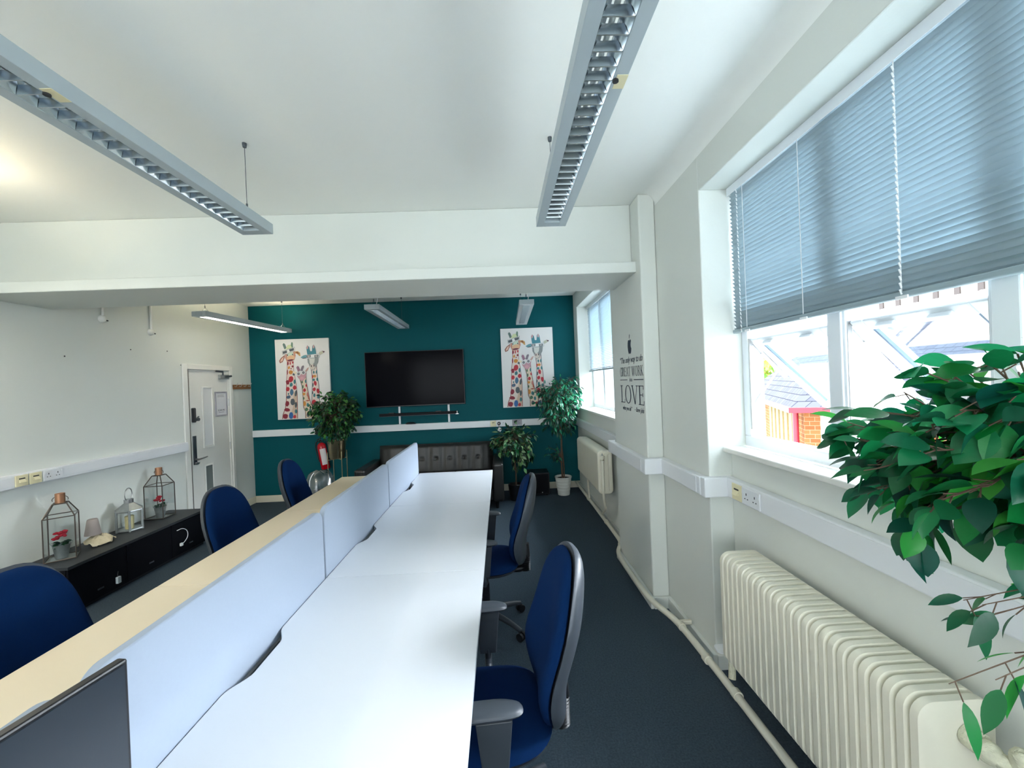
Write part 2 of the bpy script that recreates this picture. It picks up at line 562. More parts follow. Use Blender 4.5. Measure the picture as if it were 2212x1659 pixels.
def bead_chain(parent, y, z0, z1, dx=-0.024):
    g = G()
    n = int((z1-z0)/0.022)
    for i in range(n):
        z = z0+i*0.022
        g.cyl((dx, y-0.003, z), (dx, y+0.003, z+0.016), 0.0026, n=6)
    g.build('pull_cord', M['cord'], parent)
bead_chain(b1, 1.29-b1.location.y-0.004, -H+0.01, -0.04)
bead_chain(b1, 2.16-b1.location.y, -H-0.0, -0.04)
b2, L, H = blind('white venetian blind lowered over the far window beyond the pilaster', W2a+0.02, W2b-0.012, ZH2, 1.775, 1.345, 0.021, 30, 0.025, 'venetian blinds')
for yy in (5.8, 5.3, 4.8):
    y = yy-b2.location.y
    G().box(-0.0175, -0.0165, y-0.002, y+0.002, -H+0.02, -0.03).build('ladder_cord', M['cord'], b2)

# ------------------------------------------------------------------ door
dr = thing('door_1', 'x', 'door'); del dr['category']; del dr['label']; dr['kind'] = 'structure'
g = G()
g.box(XL, XL+0.018, D0-0.075, D0+0.0, 0, DZ+0.065).box(XL, XL+0.018, D1, D1+0.055, 0, DZ+0.065).box(XL, XL+0.018, D0, D1, DZ, DZ+0.065)
g.build('architrave', M['trim'], dr, bevel=0.005)
g = G()
g.box(XL-0.13, XL, D1-0.02, D1, 0, DZ).box(XL-0.13, XL, D0+0.03, D1-0.02, DZ-0.02, DZ)
g.build('door_lining', M['trim'], dr)
G().box(XL-0.13, XL, D0, D0+0.03, 0, DZ).build('dark_jamb_strip', mat('lining_grey', lin(105, 98, 90), 0.6), dr)
G().box(XL-0.13, XL-0.028, D0+0.031, D0+0.054, 0, DZ-0.021).build('rebate', M['trim'], dr)
lf = G().box(XL-0.05, XL-0.012, D0+0.055, D1-0.022, 0.008, DZ-0.022).build('door_leaf', M['trim'], dr, bevel=0.003)
def ringbox(g, x0, x1, ya, yb, za, zb, w):
    g.box(x0, x1, ya, ya+w, za, zb).box(x0, x1, yb-w, yb, za, zb).box(x0, x1, ya+w, yb-w, zb-w, zb).box(x0, x1, ya+w, yb-w, za, za+w)
    return g
xf = XL-0.012
ringbox(G(), xf, xf+0.014, 5.275, 5.475, 0.99, 1.77, 0.022).build('moulding', M['trim'], lf, bevel=0.005)
G().box(xf, xf+0.004, 5.297, 5.453, 1.012, 1.748).build('covered_pane', M['frosted'], lf)
ringbox(G(), xf, xf+0.014, 5.275, 5.44, 0.18, 0.775, 0.02).build('moulding', M['trim'], lf, bevel=0.005)
G().box(xf, xf+0.004, 5.295, 5.42, 0.2, 0.755).build('glass_pane', M['dimglass'], lf)
G().box(xf, xf+0.01, 5.10, 5.155, 0.81, 1.165).build('handle_plate', M['dark_steel'], lf, bevel=0.004)
g = G().cyl((xf+0.01, 5.125, 0.875), (xf+0.05, 5.125, 0.875), 0.012)
g.tube([(xf+0.05, 5.115, 0.875), (xf+0.055, 5.16, 0.878), (xf+0.05, 5.27, 0.885)], [0.011, 0.011, 0.008], 10)
g.build('lever_handle', M['steel'], lf, smooth=40)
g = G().cyl((xf+0.01, 5.125, 0.825), (xf+0.035, 5.125, 0.825), 0.016).box(xf+0.03, xf+0.038, 5.10, 5.155, 0.818, 0.832)
g.build('thumb_turn', M['steel'], lf, smooth=40)
g = G().prism(rrect(5.10, 5.137, 1.33, 1.51, 0.015, 4), 'x', xf, xf+0.03)
g.build('lock_case', M['dark_steel'], lf)
G().cyl((xf+0.01, 5.155, 1.365), (xf+0.05, 5.155, 1.365), 0.02).cyl((xf+0.02, 5.135, 1.365), (xf+0.03, 5.18, 1.40), 0.008).build('lock_knob', M['dark_steel'], lf, smooth=40)
for z in (1.55, 0.95, 0.25):
    G().cyl((xf+0.006, D1-0.02, z-0.05), (xf+0.006, D1-0.02, z+0.05), 0.007, n=8).build('hinge', M['steel'], lf)
cl = thing('door_closer', 'silver overhead closer with folding arm at the top of the white door', 'door closer', (xf, 5.70, 1.90))
G().prism(rrect(-0.10, 0.07, -0.03, 0.03, 0.008, 3), 'x', 0.001, 0.035).build('body', M['zinc'], cl)
g = G().cyl((0.045, -0.02, 0.0), (0.045, 0.10, 0.012), 0.014).build('cylinder', M['dark_steel'], cl, smooth=40)
g = G().box(0.035, 0.045, -0.07, -0.05, 0.02, 0.07)
g.add([(0.04, -0.06, 0.055), (0.05, -0.06, 0.075), (0.035, -0.2, 0.062), (0.045, -0.2, 0.08), (0.04, -0.06, 0.06), (0.05, -0.06, 0.08), (0.035, -0.2, 0.067), (0.045, -0.2, 0.085)],
      [(0, 1, 3, 2), (4, 6, 7, 5), (0, 4, 5, 1), (2, 3, 7, 6), (0, 2, 6, 4), (1, 5, 7, 3)])
g.build('arm', M['dark_steel'], cl)
no = thing('notice_frame', 'grey framed paper notice fixed to the white door', 'sign', (xf, 5.63, 1.535))
ringbox(G(), 0.001, 0.014, -0.115, 0.115, -0.165, 0.165, 0.018).build('frame', M['frame_grey'], no, bevel=0.004)
G().box(0.001, 0.006, -0.097, 0.097, -0.147, 0.147).build('paper', M['paper'], no)
def text_mesh(name, s, size, parent, m, T, shear=0.0, sx=1.0, ext=0.0005, align='CENTER'):
    cu = bpy.data.curves.new('txt', 'FONT')
    cu.body = s; cu.size = size; cu.shear = shear; cu.align_x = align; cu.extrude = ext
    cu.resolution_u = 3
    tmp = bpy.data.objects.new('txt', cu)
    COL.objects.link(tmp)
    dg = bpy.context.evaluated_depsgraph_get()
    me = bpy.data.meshes.new_from_object(tmp.evaluated_get(dg))
    bpy.data.objects.remove(tmp)
    me.name = name
    me.transform(T @ Matrix.Diagonal((sx, 1, 1, 1)))
    me.materials.clear(); me.materials.append(m)
    o = bpy.data.objects.new(name, me)
    COL.objects.link(o)
    o.parent = parent
    return o
# text faces +x (read from inside the room): local X -> +y, local Y -> +z, local Z -> +x
TL = Matrix(((0, 0, 1, 0), (1, 0, 0, 0), (0, 1, 0, 0), (0, 0, 0, 1)))
text_mesh('lettering', 'SCAN ME', 0.032, no, M['ink'], Matrix.Translation((0.0065, 0, -0.095)) @ TL)
g = G()
for z, w in ((0.118, 0.06), (0.098, 0.065), (-0.112, 0.055)):
    g.box(0.006, 0.0066, -w, w, z-0.002, z+0.002)
g.build('print_lines', M['ink'], no)

# coat hooks in the corner
ch = thing('coat_rack', 'small wooden coat rack with four metal hooks in the corner', 'coat rack', (XL, 6.05, 1.76))
G().box(0.001, 0.018, -0.215, 0.215, -0.032, 0.032).build('board', M['wood'], ch, bevel=0.004)
for i in range(4):
    y = -0.16+i*0.105
    g = G().ball((0.02, y, 0.008), 0.007, 8, 6)
    g.tube(smooth_path([(0.018, y, 0.01), (0.04, y, 0.0), (0.05, y+0.005, 0.03), (0.06, y+0.012, 0.055)], 1), 0.004, 6)
    g.build('hook', M['steel'], ch, smooth=60)

# ------------------------------------------------------------------ dado trunking and outlets
tk = thing('cable_trunking', 'long white dado trunking along the left wall up to the door', 'trunking', (XL, 4.0, 1.06), 0, 'dado trunking')
G().box(0.001, 0.055, YF-4.0+0.01, 0.945, -0.052, 0.052).build('body', M['pvc'], tk, bevel=0.006)
G().box(0.055, 0.058, YF-4.0+0.01, 0.945, -0.032, 0.032).build('lid', M['pvc'], tk, bevel=0.001)
tk = thing('cable_trunking', 'white dado trunking across the teal wall behind the sofa', 'trunking', (-1.3, YB, 1.045), 0, 'dado trunking')
G().box(-2.46, -1.53, -0.055, -0.001, -0.05, 0.05).build('body', M['pvc'], tk, bevel=0.006)
G().box(-1.0, 2.42, -0.055, -0.001, -0.05, 0.05).build('body', M['pvc'], tk, bevel=0.006)
G().box(-1.53, -1.43, -0.05, -0.001, -0.045, 0.045).build('joint_box', M['black'], tk)
tk = thing('cable_trunking', 'white dado trunking stepping around the pilaster on the window wall', 'trunking', (1.04, 3.3, 1.03), 0, 'dado trunking')
def run(g, pts, z0, z1, d):
    """trunking of depth d to the left of a plan path"""
    for (ax, ay), (bx, by) in zip(pts, pts[1:]):
        if abs(ax-bx) < 1e-6:
            g.box(ax-d, ax-0.001, min(ay, by), max(ay, by), z0, z1)
        else:
            pass
    return g
zt0, zt1 = -0.053, 0.053
ox, oy = 1.04, 3.3
segs = [('body', (1.18, 3.78, YB-0.06)), ('body', (1.04, 2.87, 3.76)), ('body', (1.16, 2.285, 2.84)), ('body', (1.29, W1a, 2.24))]
d = 0.05
for n_, (x, ya, yb) in segs:
    g = G().box(x-d-ox, x-0.001-ox, ya-oy, yb-oy, zt0, zt1)
    g.build('body', M['pvc'], tk, bevel=0.006)
    G().box(x-d-0.003-ox, x-d-ox, ya-oy+0.04, yb-oy-0.04, zt0+0.008, zt1-0.008).build('lid', M['pvc'], tk, bevel=0.001)
for x0, x1, ya, yb in ((0.99, 1.155, 2.842, 2.868), (1.112, 1.285, 2.243, 2.268), (0.99, 1.175, 3.762, 3.79)):
    G().box(x0-ox, x1-ox, ya-oy-0.012, yb-oy+0.012, zt0-0.002, zt1+0.002).build('corner_cap', M['pvc'], tk, bevel=0.006)

def single_socket(name, label, loc, rot, m, group, w=0.086):
    """a plate with a data shutter; local x along the wall, local -y outwards"""
    t = thing(name, label, 'socket', loc, rot, group)
    G().box(-w/2, w/2, -0.009, -0.001, -0.043, 0.043).build('plate', m, t, bevel=0.003)
    G().box(-0.02, 0.02, -0.0105, -0.009, 0.012, 0.02).build('slot', M['slot'], t)
    g = G().add([(-0.02, -0.009, 0.008), (0.02, -0.009, 0.008), (0.02, -0.024, -0.012), (-0.02, -0.024, -0.012), (0.02, -0.009, -0.014), (-0.02, -0.009, -0.014)],
                [(0, 1, 2, 3), (3, 2, 4, 5), (0, 3, 5), (1, 4, 2)])
    g.build('shutter', m, t)
    return t
def double_socket(label, loc, rot, group):
    t = thing('double_socket', label, 'socket', loc, rot, group)
    G().box(-0.073, 0.073, -0.009, -0.001, -0.043, 0.043).build('plate', M['pvc'], t, bevel=0.003)
    for s in (-1, 1):
        G().box(s*0.06-0.007, s*0.06+0.007, -0.013, -0.009, 0.012, 0.03).build('rocker_switch', M['pvc'], t, bevel=0.002)
        cx = s*0.034
        g = G().box(cx-0.003, cx+0.003, -0.0096, -0.009, 0.006, 0.018)
        g.box(cx-0.015, cx-0.007, -0.0096, -0.009, -0.014, -0.009).box(cx+0.007, cx+0.015, -0.0096, -0.009, -0.014, -0.009)
        g.build('pin_holes', M['slot'], t)
    return t
xl = XL+0.058
# left wall: outwards is +x
single_socket('data_socket', 'cream data socket on the left wall trunking, nearer the photo edge', (xl, 3.25, 1.06), PI/2, M['ivory'], 'cream data sockets')
single_socket('data_socket', 'cream data socket on the left wall trunking beside the white double socket', (xl, 3.345, 1.06), PI/2, M['ivory'], 'cream data sockets')
double_socket('white double socket on the left wall trunking above the black cabinet', (xl, 3.47, 1.06), PI/2, 'double sockets')
# back wall
yb = YB-0.055
single_socket('data_socket', 'cream data socket on the teal wall trunking above the sofa', (-0.13, yb, 1.045), 0, M['ivory'], 'cream data sockets')
double_socket('white double socket on the teal wall trunking holding a black plug', (-0.01, yb, 1.045), 0, 'double sockets')
pg = thing('plug', 'round black plug with lead in the double socket on the teal wall', 'plug', (-0.045, yb-0.014, 1.045))
G().cyl((0, 0, 0), (0, -0.035, 0), 0.028, 0.024).build('plug_body', M['black'], pg, smooth=40)
G().box(-0.010, 0.010, -0.037, -0.0355, 0.0, 0.008).build('plug_mark', M['label'], pg)
G().tube(smooth_path([(0, -0.025, -0.025), (-0.002, -0.03, -0.045), (0.0, -0.02, -0.058)]), 0.003, 6).build('lead', M['black'], pg)
ad = thing('adapter', 'small white square adapter hanging below the trunking on the teal wall', 'adapter', (-0.035, YB-0.07, 0.955), rot=(0, R(28), 0))
G().box(-0.028, 0.028, -0.018, 0.018, -0.028, 0.028).build('adapter_body', M['pvc'], ad, bevel=0.005)
mp = thing('floor_plan_plate', 'grey metal plate on the teal wall trunking behind the low bush', 'plate', (0.235, yb, 1.052))
G().box(-0.075, 0.075, -0.006, -0.001, -0.043, 0.043).build('plate', M['frame_grey'], mp, bevel=0.002)
g = G()
for i in range(5):
    g.box(-0.06, 0.05-0.012*(i % 3), -0.0066, -0.006, 0.026-i*0.013, 0.029-i*0.013)
g.build('engraved_lines', M['ink'], mp)
mp.name = 'metal_plate'
# window wall: outwards is -x
xr = 1.29-0.053
single_socket('data_socket', 'cream data socket on the window wall trunking next to the pier', (xr, 2.125, 1.03), -PI/2, M['ivory'], 'cream data sockets')
double_socket('white double socket on the window wall trunking under the sill', (xr, 2.005, 1.03), -PI/2, 'double sockets')

# conduits dropping from the ceiling on the left wall
for y, z0, lab in ((4.005, 2.43, 'short white conduit ending in a round box on the left wall'), (4.545, 2.37, 'longer white conduit ending in a round box, nearer the door')):
    c = thing('wall_conduit', lab, 'conduit', (XL, y, z0), 0, 'conduits on the left wall')
    G().cyl((0.016, 0, 0.03), (0.016, 0, ZC-z0-0.001), 0.013, n=12).build('pipe', M['trim'], c, smooth=40)
    G().lathe([(0.0, 0.031), (0.02, 0.03), (0.034, 0.016), (0.036, 0.0)]).build('round_box', M['trim'], c, smooth=50)
    kids(c)[-1].rotation_euler = (0, PI/2, 0); kids(c)[-1].location = (0.001, 0, 0)
    G().cyl((0.015, 0.03, -0.01), (0.015, 0.05, -0.012), 0.006, n=8).build('gland', M['slot'], c)
# screw plugs left in the wall
for y, z in ((3.66, 2.05), (4.30, 2.16), (4.76, 2.18), (4.95, 2.03)):
    tag(G().cyl((XL+0.0005, y, z), (XL+0.003, y, z), 0.006, n=10).build('wall_plug', M['slot']),
        'small dark screw hole plug in the white left wall', 'wall plug', 'wall plugs on the left wall')
# ------------------------------------------------------------------ suspended luminaires
def luminaire(label, x, y0, y1, rz=0.0, lit=False, zb=2.53, cord=False, tag_label=False):
    L = (y1-y0)/2
    t = thing('pendant_light', label, 'ceiling light', (x, (y0+y1)/2, zb), rz, 'suspended strip lights')
    w, h, e = 0.0825, 0.055, 0.042
    g = G()
    g.box(-w, -e, -L, L, 0, h).box(e, w, -L, L, 0, h)
    g.box(-e, e, -L, -L+0.06, 0, h).box(-e, e, L-0.06, L, 0, h)
    g.box(-e, -0.02, -L+0.06, L-0.06, h-0.006, h).box(0.02, e, -L+0.06, L-0.06, h-0.006, h)
    g.build('housing', M['lamp_grey'], t, bevel=0.0015)
    g = G()
    a, b = -L+0.061, L-0.061
    pr = [(-e+0.001, 0.002), (-0.034, 0.018), (-0.024, 0.032), (-0.016, 0.037)]
    for s in (1, -1):
        P = [(s*p[0], p[1]) for p in pr]
        vs = [(p[0], a, p[1]) for p in P]+[(p[0], b, p[1]) for p in P]
        g.add(vs, [(i, i+1, i+5, i+4) for i in range(3)])
    g.build('reflector', M['reflector'], t, smooth=60)
    if lit:
        G().box(-e+0.001, e-0.001, a, b, 0.0005, 0.003).build('diffuser', M['diffuser_on' if lit == 'low' else 'diffuser_bright'], t)
    g = G()
    n = 0 if lit else int((b-a)/0.052)
    for i in range(1, n):
        y = a+(b-a)*i/n
        g.add([(-0.040, y-0.002, 0.003), (0.040, y-0.002, 0.003), (0.028, y-0.008, 0.026), (-0.028, y-0.008, 0.026),
               (-0.040, y+0.002, 0.003), (0.040, y+0.002, 0.003), (0.028, y+0.008, 0.026), (-0.028, y+0.008, 0.026)],
              [(0, 1, 2, 3), (7, 6, 5, 4), (0, 4, 5, 1), (3, 2, 6, 7)])
    if not lit:
        g.build('louvre', M['reflector'], t)
    G().cyl((0, a+0.01, 0.041), (0, b-0.01, 0.041), 0.008, n=12).build('lamp_tube', M['tube_low' if lit == 'low' else 'tube_on' if lit else 'tube_off'], t, smooth=40)
    for s in (-1, 1):
        y = s*(L-0.09)
        H = ZC-zb
        g = G().cyl((0, y, 0.11), (0, y, H-0.02), 0.0016, n=6)
        g.cyl((0, y, 0.11), (-0.05, y, h), 0.0012, n=6).cyl((0, y, 0.11), (0.05, y, h), 0.0012, n=6)
        g.cyl((0, y, 0.10), (0, y, 0.13), 0.005, n=8)
        g.build('hanger_wire', M['dark_steel'], t)
        G().lathe([(0.0, 0), (0.009, 0), (0.011, 0.012), (0.011, 0.022)], (0, y, H-0.023)).build('ceiling_cup', M['dark_steel'], t, smooth=40)
    if cord:
        y = -(L-0.09)
        H = ZC-zb
        P = smooth_path([(0.02, y+0.02, h), (0.03, y+0.03, 0.12), (0.05, y+0.02, 0.2), (0.03, y+0.01, H-0.12), (0.0, y+0.02, H-0.05), (0.005, y+0.02, H-0.001)])
        G().tube(P, 0.004, 6).build('power_cord', M['cord'], t, smooth=60)
    if tag_label:
        G().box(0.05, 0.0825, tag_label[0], tag_label[0]+0.055, -0.0012, 0).build('cream_sticker', M['ivory'], t)
        G().cyl((0.05, tag_label[0]+0.02, -0.006), (0.05, tag_label[0]+0.02, 0), 0.009).build('sensor', M['slot'], t)
    return t
luminaire('long grey strip light hanging nearest the window wall, close to the camera', 0.322, 0.76, 2.29, 0, tag_label=(0.35-0.765+0.05,))
luminaire('long grey strip light crossing the upper left over the cream desks', -1.295, 0.76, 2.28, 0, tag_label=(-0.35,))
luminaire('lit strip light hanging over the left aisle beside the camera', -2.95, 0.72, 2.26, 0, lit=True)
luminaire('lit grey strip light in front of the door, leftmost beyond the beam', -3.19, 4.56, 6.10, R(-6), lit='low')
luminaire('grey strip light beyond the beam hanging above the television', -1.39, 4.52, 6.12, R(1.0), cord=True)
luminaire('grey strip light beyond the beam above the right giraffe canvas', 0.345, 4.55, 6.15, R(-0.8), cord=True)

# ------------------------------------------------------------------ desks and screens
DS = [-0.30, 0.88, 2.06, 3.24, 4.42]
XD, XRt, XLf = -0.92, -0.12, -1.735
def desk(label, ya, yb, side, m, group):
    """side +1: rear edge faces the screens at x=-0.905; side -1: the other row"""
    xr_, xf_ = (-0.906, XRt) if side > 0 else (-0.944, XLf)
    t = thing('office_desk', label, 'desk', ((xr_+xf_)/2, (ya+yb)/2, 0), 0, group)
    cx, cy = (xr_+xf_)/2, (ya+yb)/2
    hl = (yb-ya)/2-0.0012
    rx, fx = xr_-cx, xf_-cx
    # rear edge with a scalloped cable cut-out in the middle
    s = 1 if side > 0 else -1
    P = [(rx, -hl), (rx, -0.20)]
    for k in range(0, 9):
        u = k/8
        P.append((rx+s*0.042*(3*u*u-2*u**3), -0.18+0.10*u))
    for k in range(0, 9):
        u = k/8
        P.append((rx+s*0.042*(1-(3*u*u-2*u**3)), 0.08+0.10*u))
    P += [(rx, 0.20), (rx, hl), (fx, hl), (fx, -hl)]
    G().prism(P, 'z', 0.700, 0.725).build('desk_top', m, t, bevel=0.002)
    for y in (-hl+0.06, hl-0.06):
        g = G().box(min(rx, fx)+0.07, max(rx, fx)-0.05, y-0.025, y+0.025, 0.66, 0.699)
        g.box(fx-s*0.20-0.02, fx-s*0.20+0.02, y-0.02, y+0.02, 0.03, 0.66)
        g.box(rx+s*0.14-0.02, rx+s*0.14+0.02, y-0.02, y+0.02, 0.03, 0.66)
        g.box(min(rx, fx)+0.07, max(rx, fx)-0.05, y-0.025, y+0.025, 0.0, 0.03)
        g.build('leg_frame', M['metal_white'], t, bevel=0.003)
    G().box(rx+s*0.07-0.01, rx+s*0.07+0.01, -hl+0.1, hl-0.1, 0.58, 0.66).build('cable_tray', M['metal_white'], t)
    return t
dl = ['nearest white desk in the right row, bearing the black monitor', 'white desk in the right row in front of the nearest right chair',
      'white desk in the right row, third from the camera', 'farthest white desk in the right row, by the sofa']
cl_ = ['nearest cream desk in the left row, behind the black monitor', 'cream desk in the left row beside the nearest left chair',
       'cream desk in the left row, in front of the middle left chair', 'farthest cream desk in the left row, by the plastic bag']
sl = ['pale blue desk screen behind the black monitor, nearest the camera', 'long pale blue desk screen, second from the camera',
      'pale blue desk screen, third from the camera', 'farthest pale blue desk screen, ending before the leather sofa']
for i in range(4):
    desk(dl[i], DS[i], DS[i+1], 1, M['desk'], 'white desks of the right row')
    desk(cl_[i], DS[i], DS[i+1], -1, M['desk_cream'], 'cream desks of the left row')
    a, b = DS[i]+0.012, DS[i+1]-0.004
    if i == 3: b -= 0.02
    t = thing('desk_screen', sl[i], 'desk divider', (-0.925, (a+b)/2, 0.69), 0, 'pale blue desk screens')
    hl = (b-a)/2
    G().prism(rrect(-hl, hl, 0.0, 0.378, 0.06, 8, (0, 0, 1, 1)), 'x', -0.0145, 0.0145).build('panel', M['screenfab'], t, smooth=30, bevel=0.004)
    g = G()
    for y in (-hl+0.25, hl-0.25):
        g.box(-0.016, 0.0145, y-0.02, y+0.02, -0.10, -0.001)
    g.build('bracket', M['metal_white'], t)

# ------------------------------------------------------------------ office chairs
def pillow(outline, zf, zb, rings=10, warp=None, edge=4.0):
    """closed cushion from a plan outline of (u,v) points; returns verts, faces; third axis w"""
    n = len(outline)
    vs = []; fs = []
    def layer(sign, th):
        idx = []
        for k in range(rings):
            r = (k+1)/rings
            rr = math.sin(r*PI/2)
            wv = th*(1-rr**edge)**(1/2.2)
            row = []
            for (u, v) in outline:
                row.append(len(vs)); vs.append((u*rr, v*rr, sign*wv))
            idx.append(row)
        c = len(vs); vs.append((0, 0, sign*th))
        return c, idx
    c1, A = layer(1, zf)
    c2, B = layer(-1, zb)
    for c, I, fl in ((c1, A, 0), (c2, B, 1)):
        for i in range(n):
            f = (c, I[0][i], I[0][(i+1) % n])
            fs.append(f[::-1] if fl else f)
        for k in range(rings-1):
            for i in range(n):
                f = (I[k][i], I[k+1][i], I[k+1][(i+1) % n], I[k][(i+1) % n])
                fs.append(f[::-1] if fl else f)
    a, b = A[-1], B[-1]
    for i in range(n):
        fs.append((a[i], b[i], b[(i+1) % n], a[(i+1) % n]))
    if warp:
        vs = [warp(*p) for p in vs]
    return vs, fs

def superell(hw, hh, p=3.2, n=40, taper=0.0):
    o = []
    for i in range(n):
        a = 2*PI*i/n
        c, s = math.cos(a), math.sin(a)
        x = abs(c)**(2/p)*(1 if c >= 0 else -1)
        y = abs(s)**(2/p)*(1 if s >= 0 else -1)
        o.append((x*hw*(1-taper*y), y*hh))
    return o

def make_chair(label, group):
    """faces local +y; origin on the floor under the seat"""
    t = thing('office_chair', label, 'chair', (0, 0, 0), 0, group)
    # five-star base
    for k in range(5):
        a = 2*PI*k/5+R(90)
        c, s = math.cos(a), math.sin(a)
        P = [(0.03*c, 0.03*s, 0.105), (0.12*c, 0.12*s, 0.10), (0.21*c, 0.21*s, 0.085), (0.285*c, 0.285*s, 0.062)]
        lg = G().tube(smooth_path(P, 1), [0.024, 0.022, 0.021, 0.019, 0.018, 0.016, 0.015, 0.014], 10).build('base_leg', M['plastic'], t, smooth=50)
        x, y = 0.285*c, 0.285*s
        g = G()
        for q in (-0.014, 0.014):
            g.cyl((x-s*q-s*0.008, y+c*q+c*0.008, 0.027), (x-s*q+s*0.008, y+c*q-c*0.008, 0.027), 0.026, n=16)
        g.cyl((x, y, 0.03), (x, y, 0.06), 0.007, n=8)
        g.build('caster', M['black'], lg, smooth=40)
    g = G().cyl((0, 0, 0.085), (0, 0, 0.13), 0.036).cyl((0, 0, 0.13), (0, 0, 0.30), 0.026).cyl((0, 0, 0.30), (0, 0, 0.41), 0.016)
    g.build('gas_column', M['black'], t, smooth=40)
    G().prism(rrect(-0.09, 0.09, -0.13, 0.10, 0.03), 'z', 0.385, 0.418).build('mechanism', M['black'], t)
    # seat
    def wseat(u, v, w):
        return (u, v, 0.455+w-0.035*max(0, (v-0.10)/0.14)**2-0.012*math.exp(-((v+0.02)/0.16)**2)*(w > 0))
    vs, fs = pillow(superell(0.235, 0.235, 2.9, 44, -0.03), 0.045, 0.012, warp=wseat, edge=5)
    G().add(vs, fs).build('seat', M['blue'], t, smooth=80)
    vs, fs = pillow(superell(0.228, 0.228, 2.9, 44, -0.03), 0.004, 0.03, warp=lambda u, v, w: (u, v, 0.442+w-0.035*max(0, (v-0.10)/0.14)**2), edge=5)
    G().add(vs, fs).build('seat_shell', M['plastic'], t, smooth=80)
    # backrest: curved cushion and moulded shell, leaning back a little
    def wback(off):
        def f(u, v, w):
            z = 0.742+v
            lum = 0.032*math.exp(-((v+0.12)/0.13)**2)
            rec = -(v+0.28)*0.15
            y = -0.245+lum+rec+(u*u)*0.9+w+off
            return (u, y, z)
        return f
    bo = superell(0.205, 0.283, 2.7, 48, 0.11)
    vs, fs = pillow(bo, 0.045, 0.006, warp=wback(0.0), edge=6)
    G().add(vs, [tuple(reversed(q)) for q in fs]).build('backrest', M['blue'], t, smooth=80)
    bo2 = superell(0.214, 0.295, 2.7, 48, 0.11)
    vs, fs = pillow(bo2, 0.004, 0.045, warp=wback(-0.012), edge=7)
    G().add(vs, [tuple(reversed(q)) for q in fs]).build('back_shell', M['plastic'], t, smooth=80)
    P = smooth_path([(0, -0.05, 0.40), (0, -0.18, 0.385), (0, -0.275, 0.39), (0, -0.292, 0.46), (0, -0.285, 0.56)], 2)
    g = G().tube(P, 0.022, 10)
    g.build('back_bar', M['black'], t, smooth=50)
    g = G()
    for i in range(9):
        z = 0.375+i*0.012
        g.lathe([(0.020, 0), (0.034, 0.007), (0.020, 0.014)], (0, -0.278, z), 16)
    g.build('bellows', M['black'], t, smooth=60)
    for s in (-1, 1):
        P = [(s*0.10, -0.02, 0.405), (s*0.26, -0.02, 0.41), (s*0.295, -0.02, 0.44), (s*0.295, -0.02, 0.50)]
        g = G().tube(smooth_path(P, 1), 0.016, 8)
        g.prism([(-0.055, 0.48), (0.015, 0.48), (0.035, 0.665), (-0.075, 0.665)], 'x', s*0.295-0.014, s*0.295+0.014)
        g.build('arm_support', M['plastic'], t, bevel=0.004)
        vs, fs = pillow(superell(0.038, 0.125, 3.0, 32, 0.0), 0.014, 0.012, rings=6,
                        warp=lambda u, v, w, s=s: (s*0.285+u, 0.015+v, 0.682+w-0.25*max(0, -v-0.05)**1.3*0.5-0.2*max(0, v-0.06)), edge=5)
        G().add(vs, fs).build('armrest', M['plastic'], t, smooth=80)
    return t
grp = 'blue office chairs along the desks'
c0 = make_chair('blue office chair nearest the camera on the window side of the white desks', grp)
c0.location = (-0.10, 1.50, 0); c0.rotation_euler = (0, 0, R(90+4))
dup(c0, (-0.155, 2.79, 0), R(90-2), 'blue office chair farther along the window side of the white desks')
dup(c0, (-1.68, 1.66, 0), R(-90-4), 'blue office chair nearest the camera beside the cream desks', (1, 1, 0.965))
dup(c0, (-1.685, 2.90, 0), R(-90-6), 'blue office chair at the cream desks in front of the door', (1, 1, 0.98))
dup(c0, (-1.69, 3.87, 0), R(-90+4), 'blue office chair at the cream desks beside the plastic bag')

# ------------------------------------------------------------------ monitor
mo = thing('monitor', 'black desktop monitor with dark screen on the nearest white desk', 'monitor', (-0.768, 0.50, 0.7255), R(-10))
H0, H1 = 0.095, 0.447
G().box(-0.024, -0.003, -0.29, 0.29, H0, H1).build('casing', M['black'], mo, bevel=0.004)
G().box(-0.003, 0.0, -0.282, 0.282, H0+0.014, H1-0.007).build('screen', M['matte_screen'], mo)
G().box(-0.07, -0.024, -0.12, 0.12, 0.15, 0.38).build('rear_cover', M['black'], mo, bevel=0.01)
G().box(-0.09, -0.055, -0.03, 0.03, 0.012, 0.25).build('stand', M['black'], mo, bevel=0.005)
G().prism(rrect(-0.105, 0.06, -0.12, 0.12, 0.03), 'z', 0.0, 0.012).build('foot', M['black'], mo)

# ------------------------------------------------------------------ television wall
tv = thing('television', 'large black flat television hung on the teal wall', 'television', (-1.291, YB, 1.788))
G().box(-0.749, 0.749, -0.062, -0.025, -0.42, 0.42).build('casing', M['black'], tv, bevel=0.004)
G().box(-0.74, 0.74, -0.0645, -0.062, -0.405, 0.412).build('screen', M['screen'], tv)
G().box(-0.25, 0.25, -0.025, -0.001, -0.2, 0.2).build('wall_bracket', M['black'], tv)
for x, lab in ((-1.556, 'white vertical cable cover under the left half of the television'), (-0.805, 'white vertical cable cover under the right half of the television')):
    tag(G().box(x-0.015, x+0.015, YB-0.022, YB-0.001, 1.097, 1.42).build('cable_cover', M['pvc'], bevel=0.003), lab, 'cable cover', 'cable covers under the television')
sb = thing('soundbar', 'slim black soundbar mounted below the television', 'soundbar', (-1.25, YB-0.024, 1.245))
G().box(-0.60, 0.565, -0.055, -0.001, -0.022, 0.022).build('body', M['navyblack'], sb, bevel=0.004)
G().box(-0.60, 0.565, -0.0555, -0.055, -0.021, -0.019).build('trim_line', M['dark_steel'], sb)
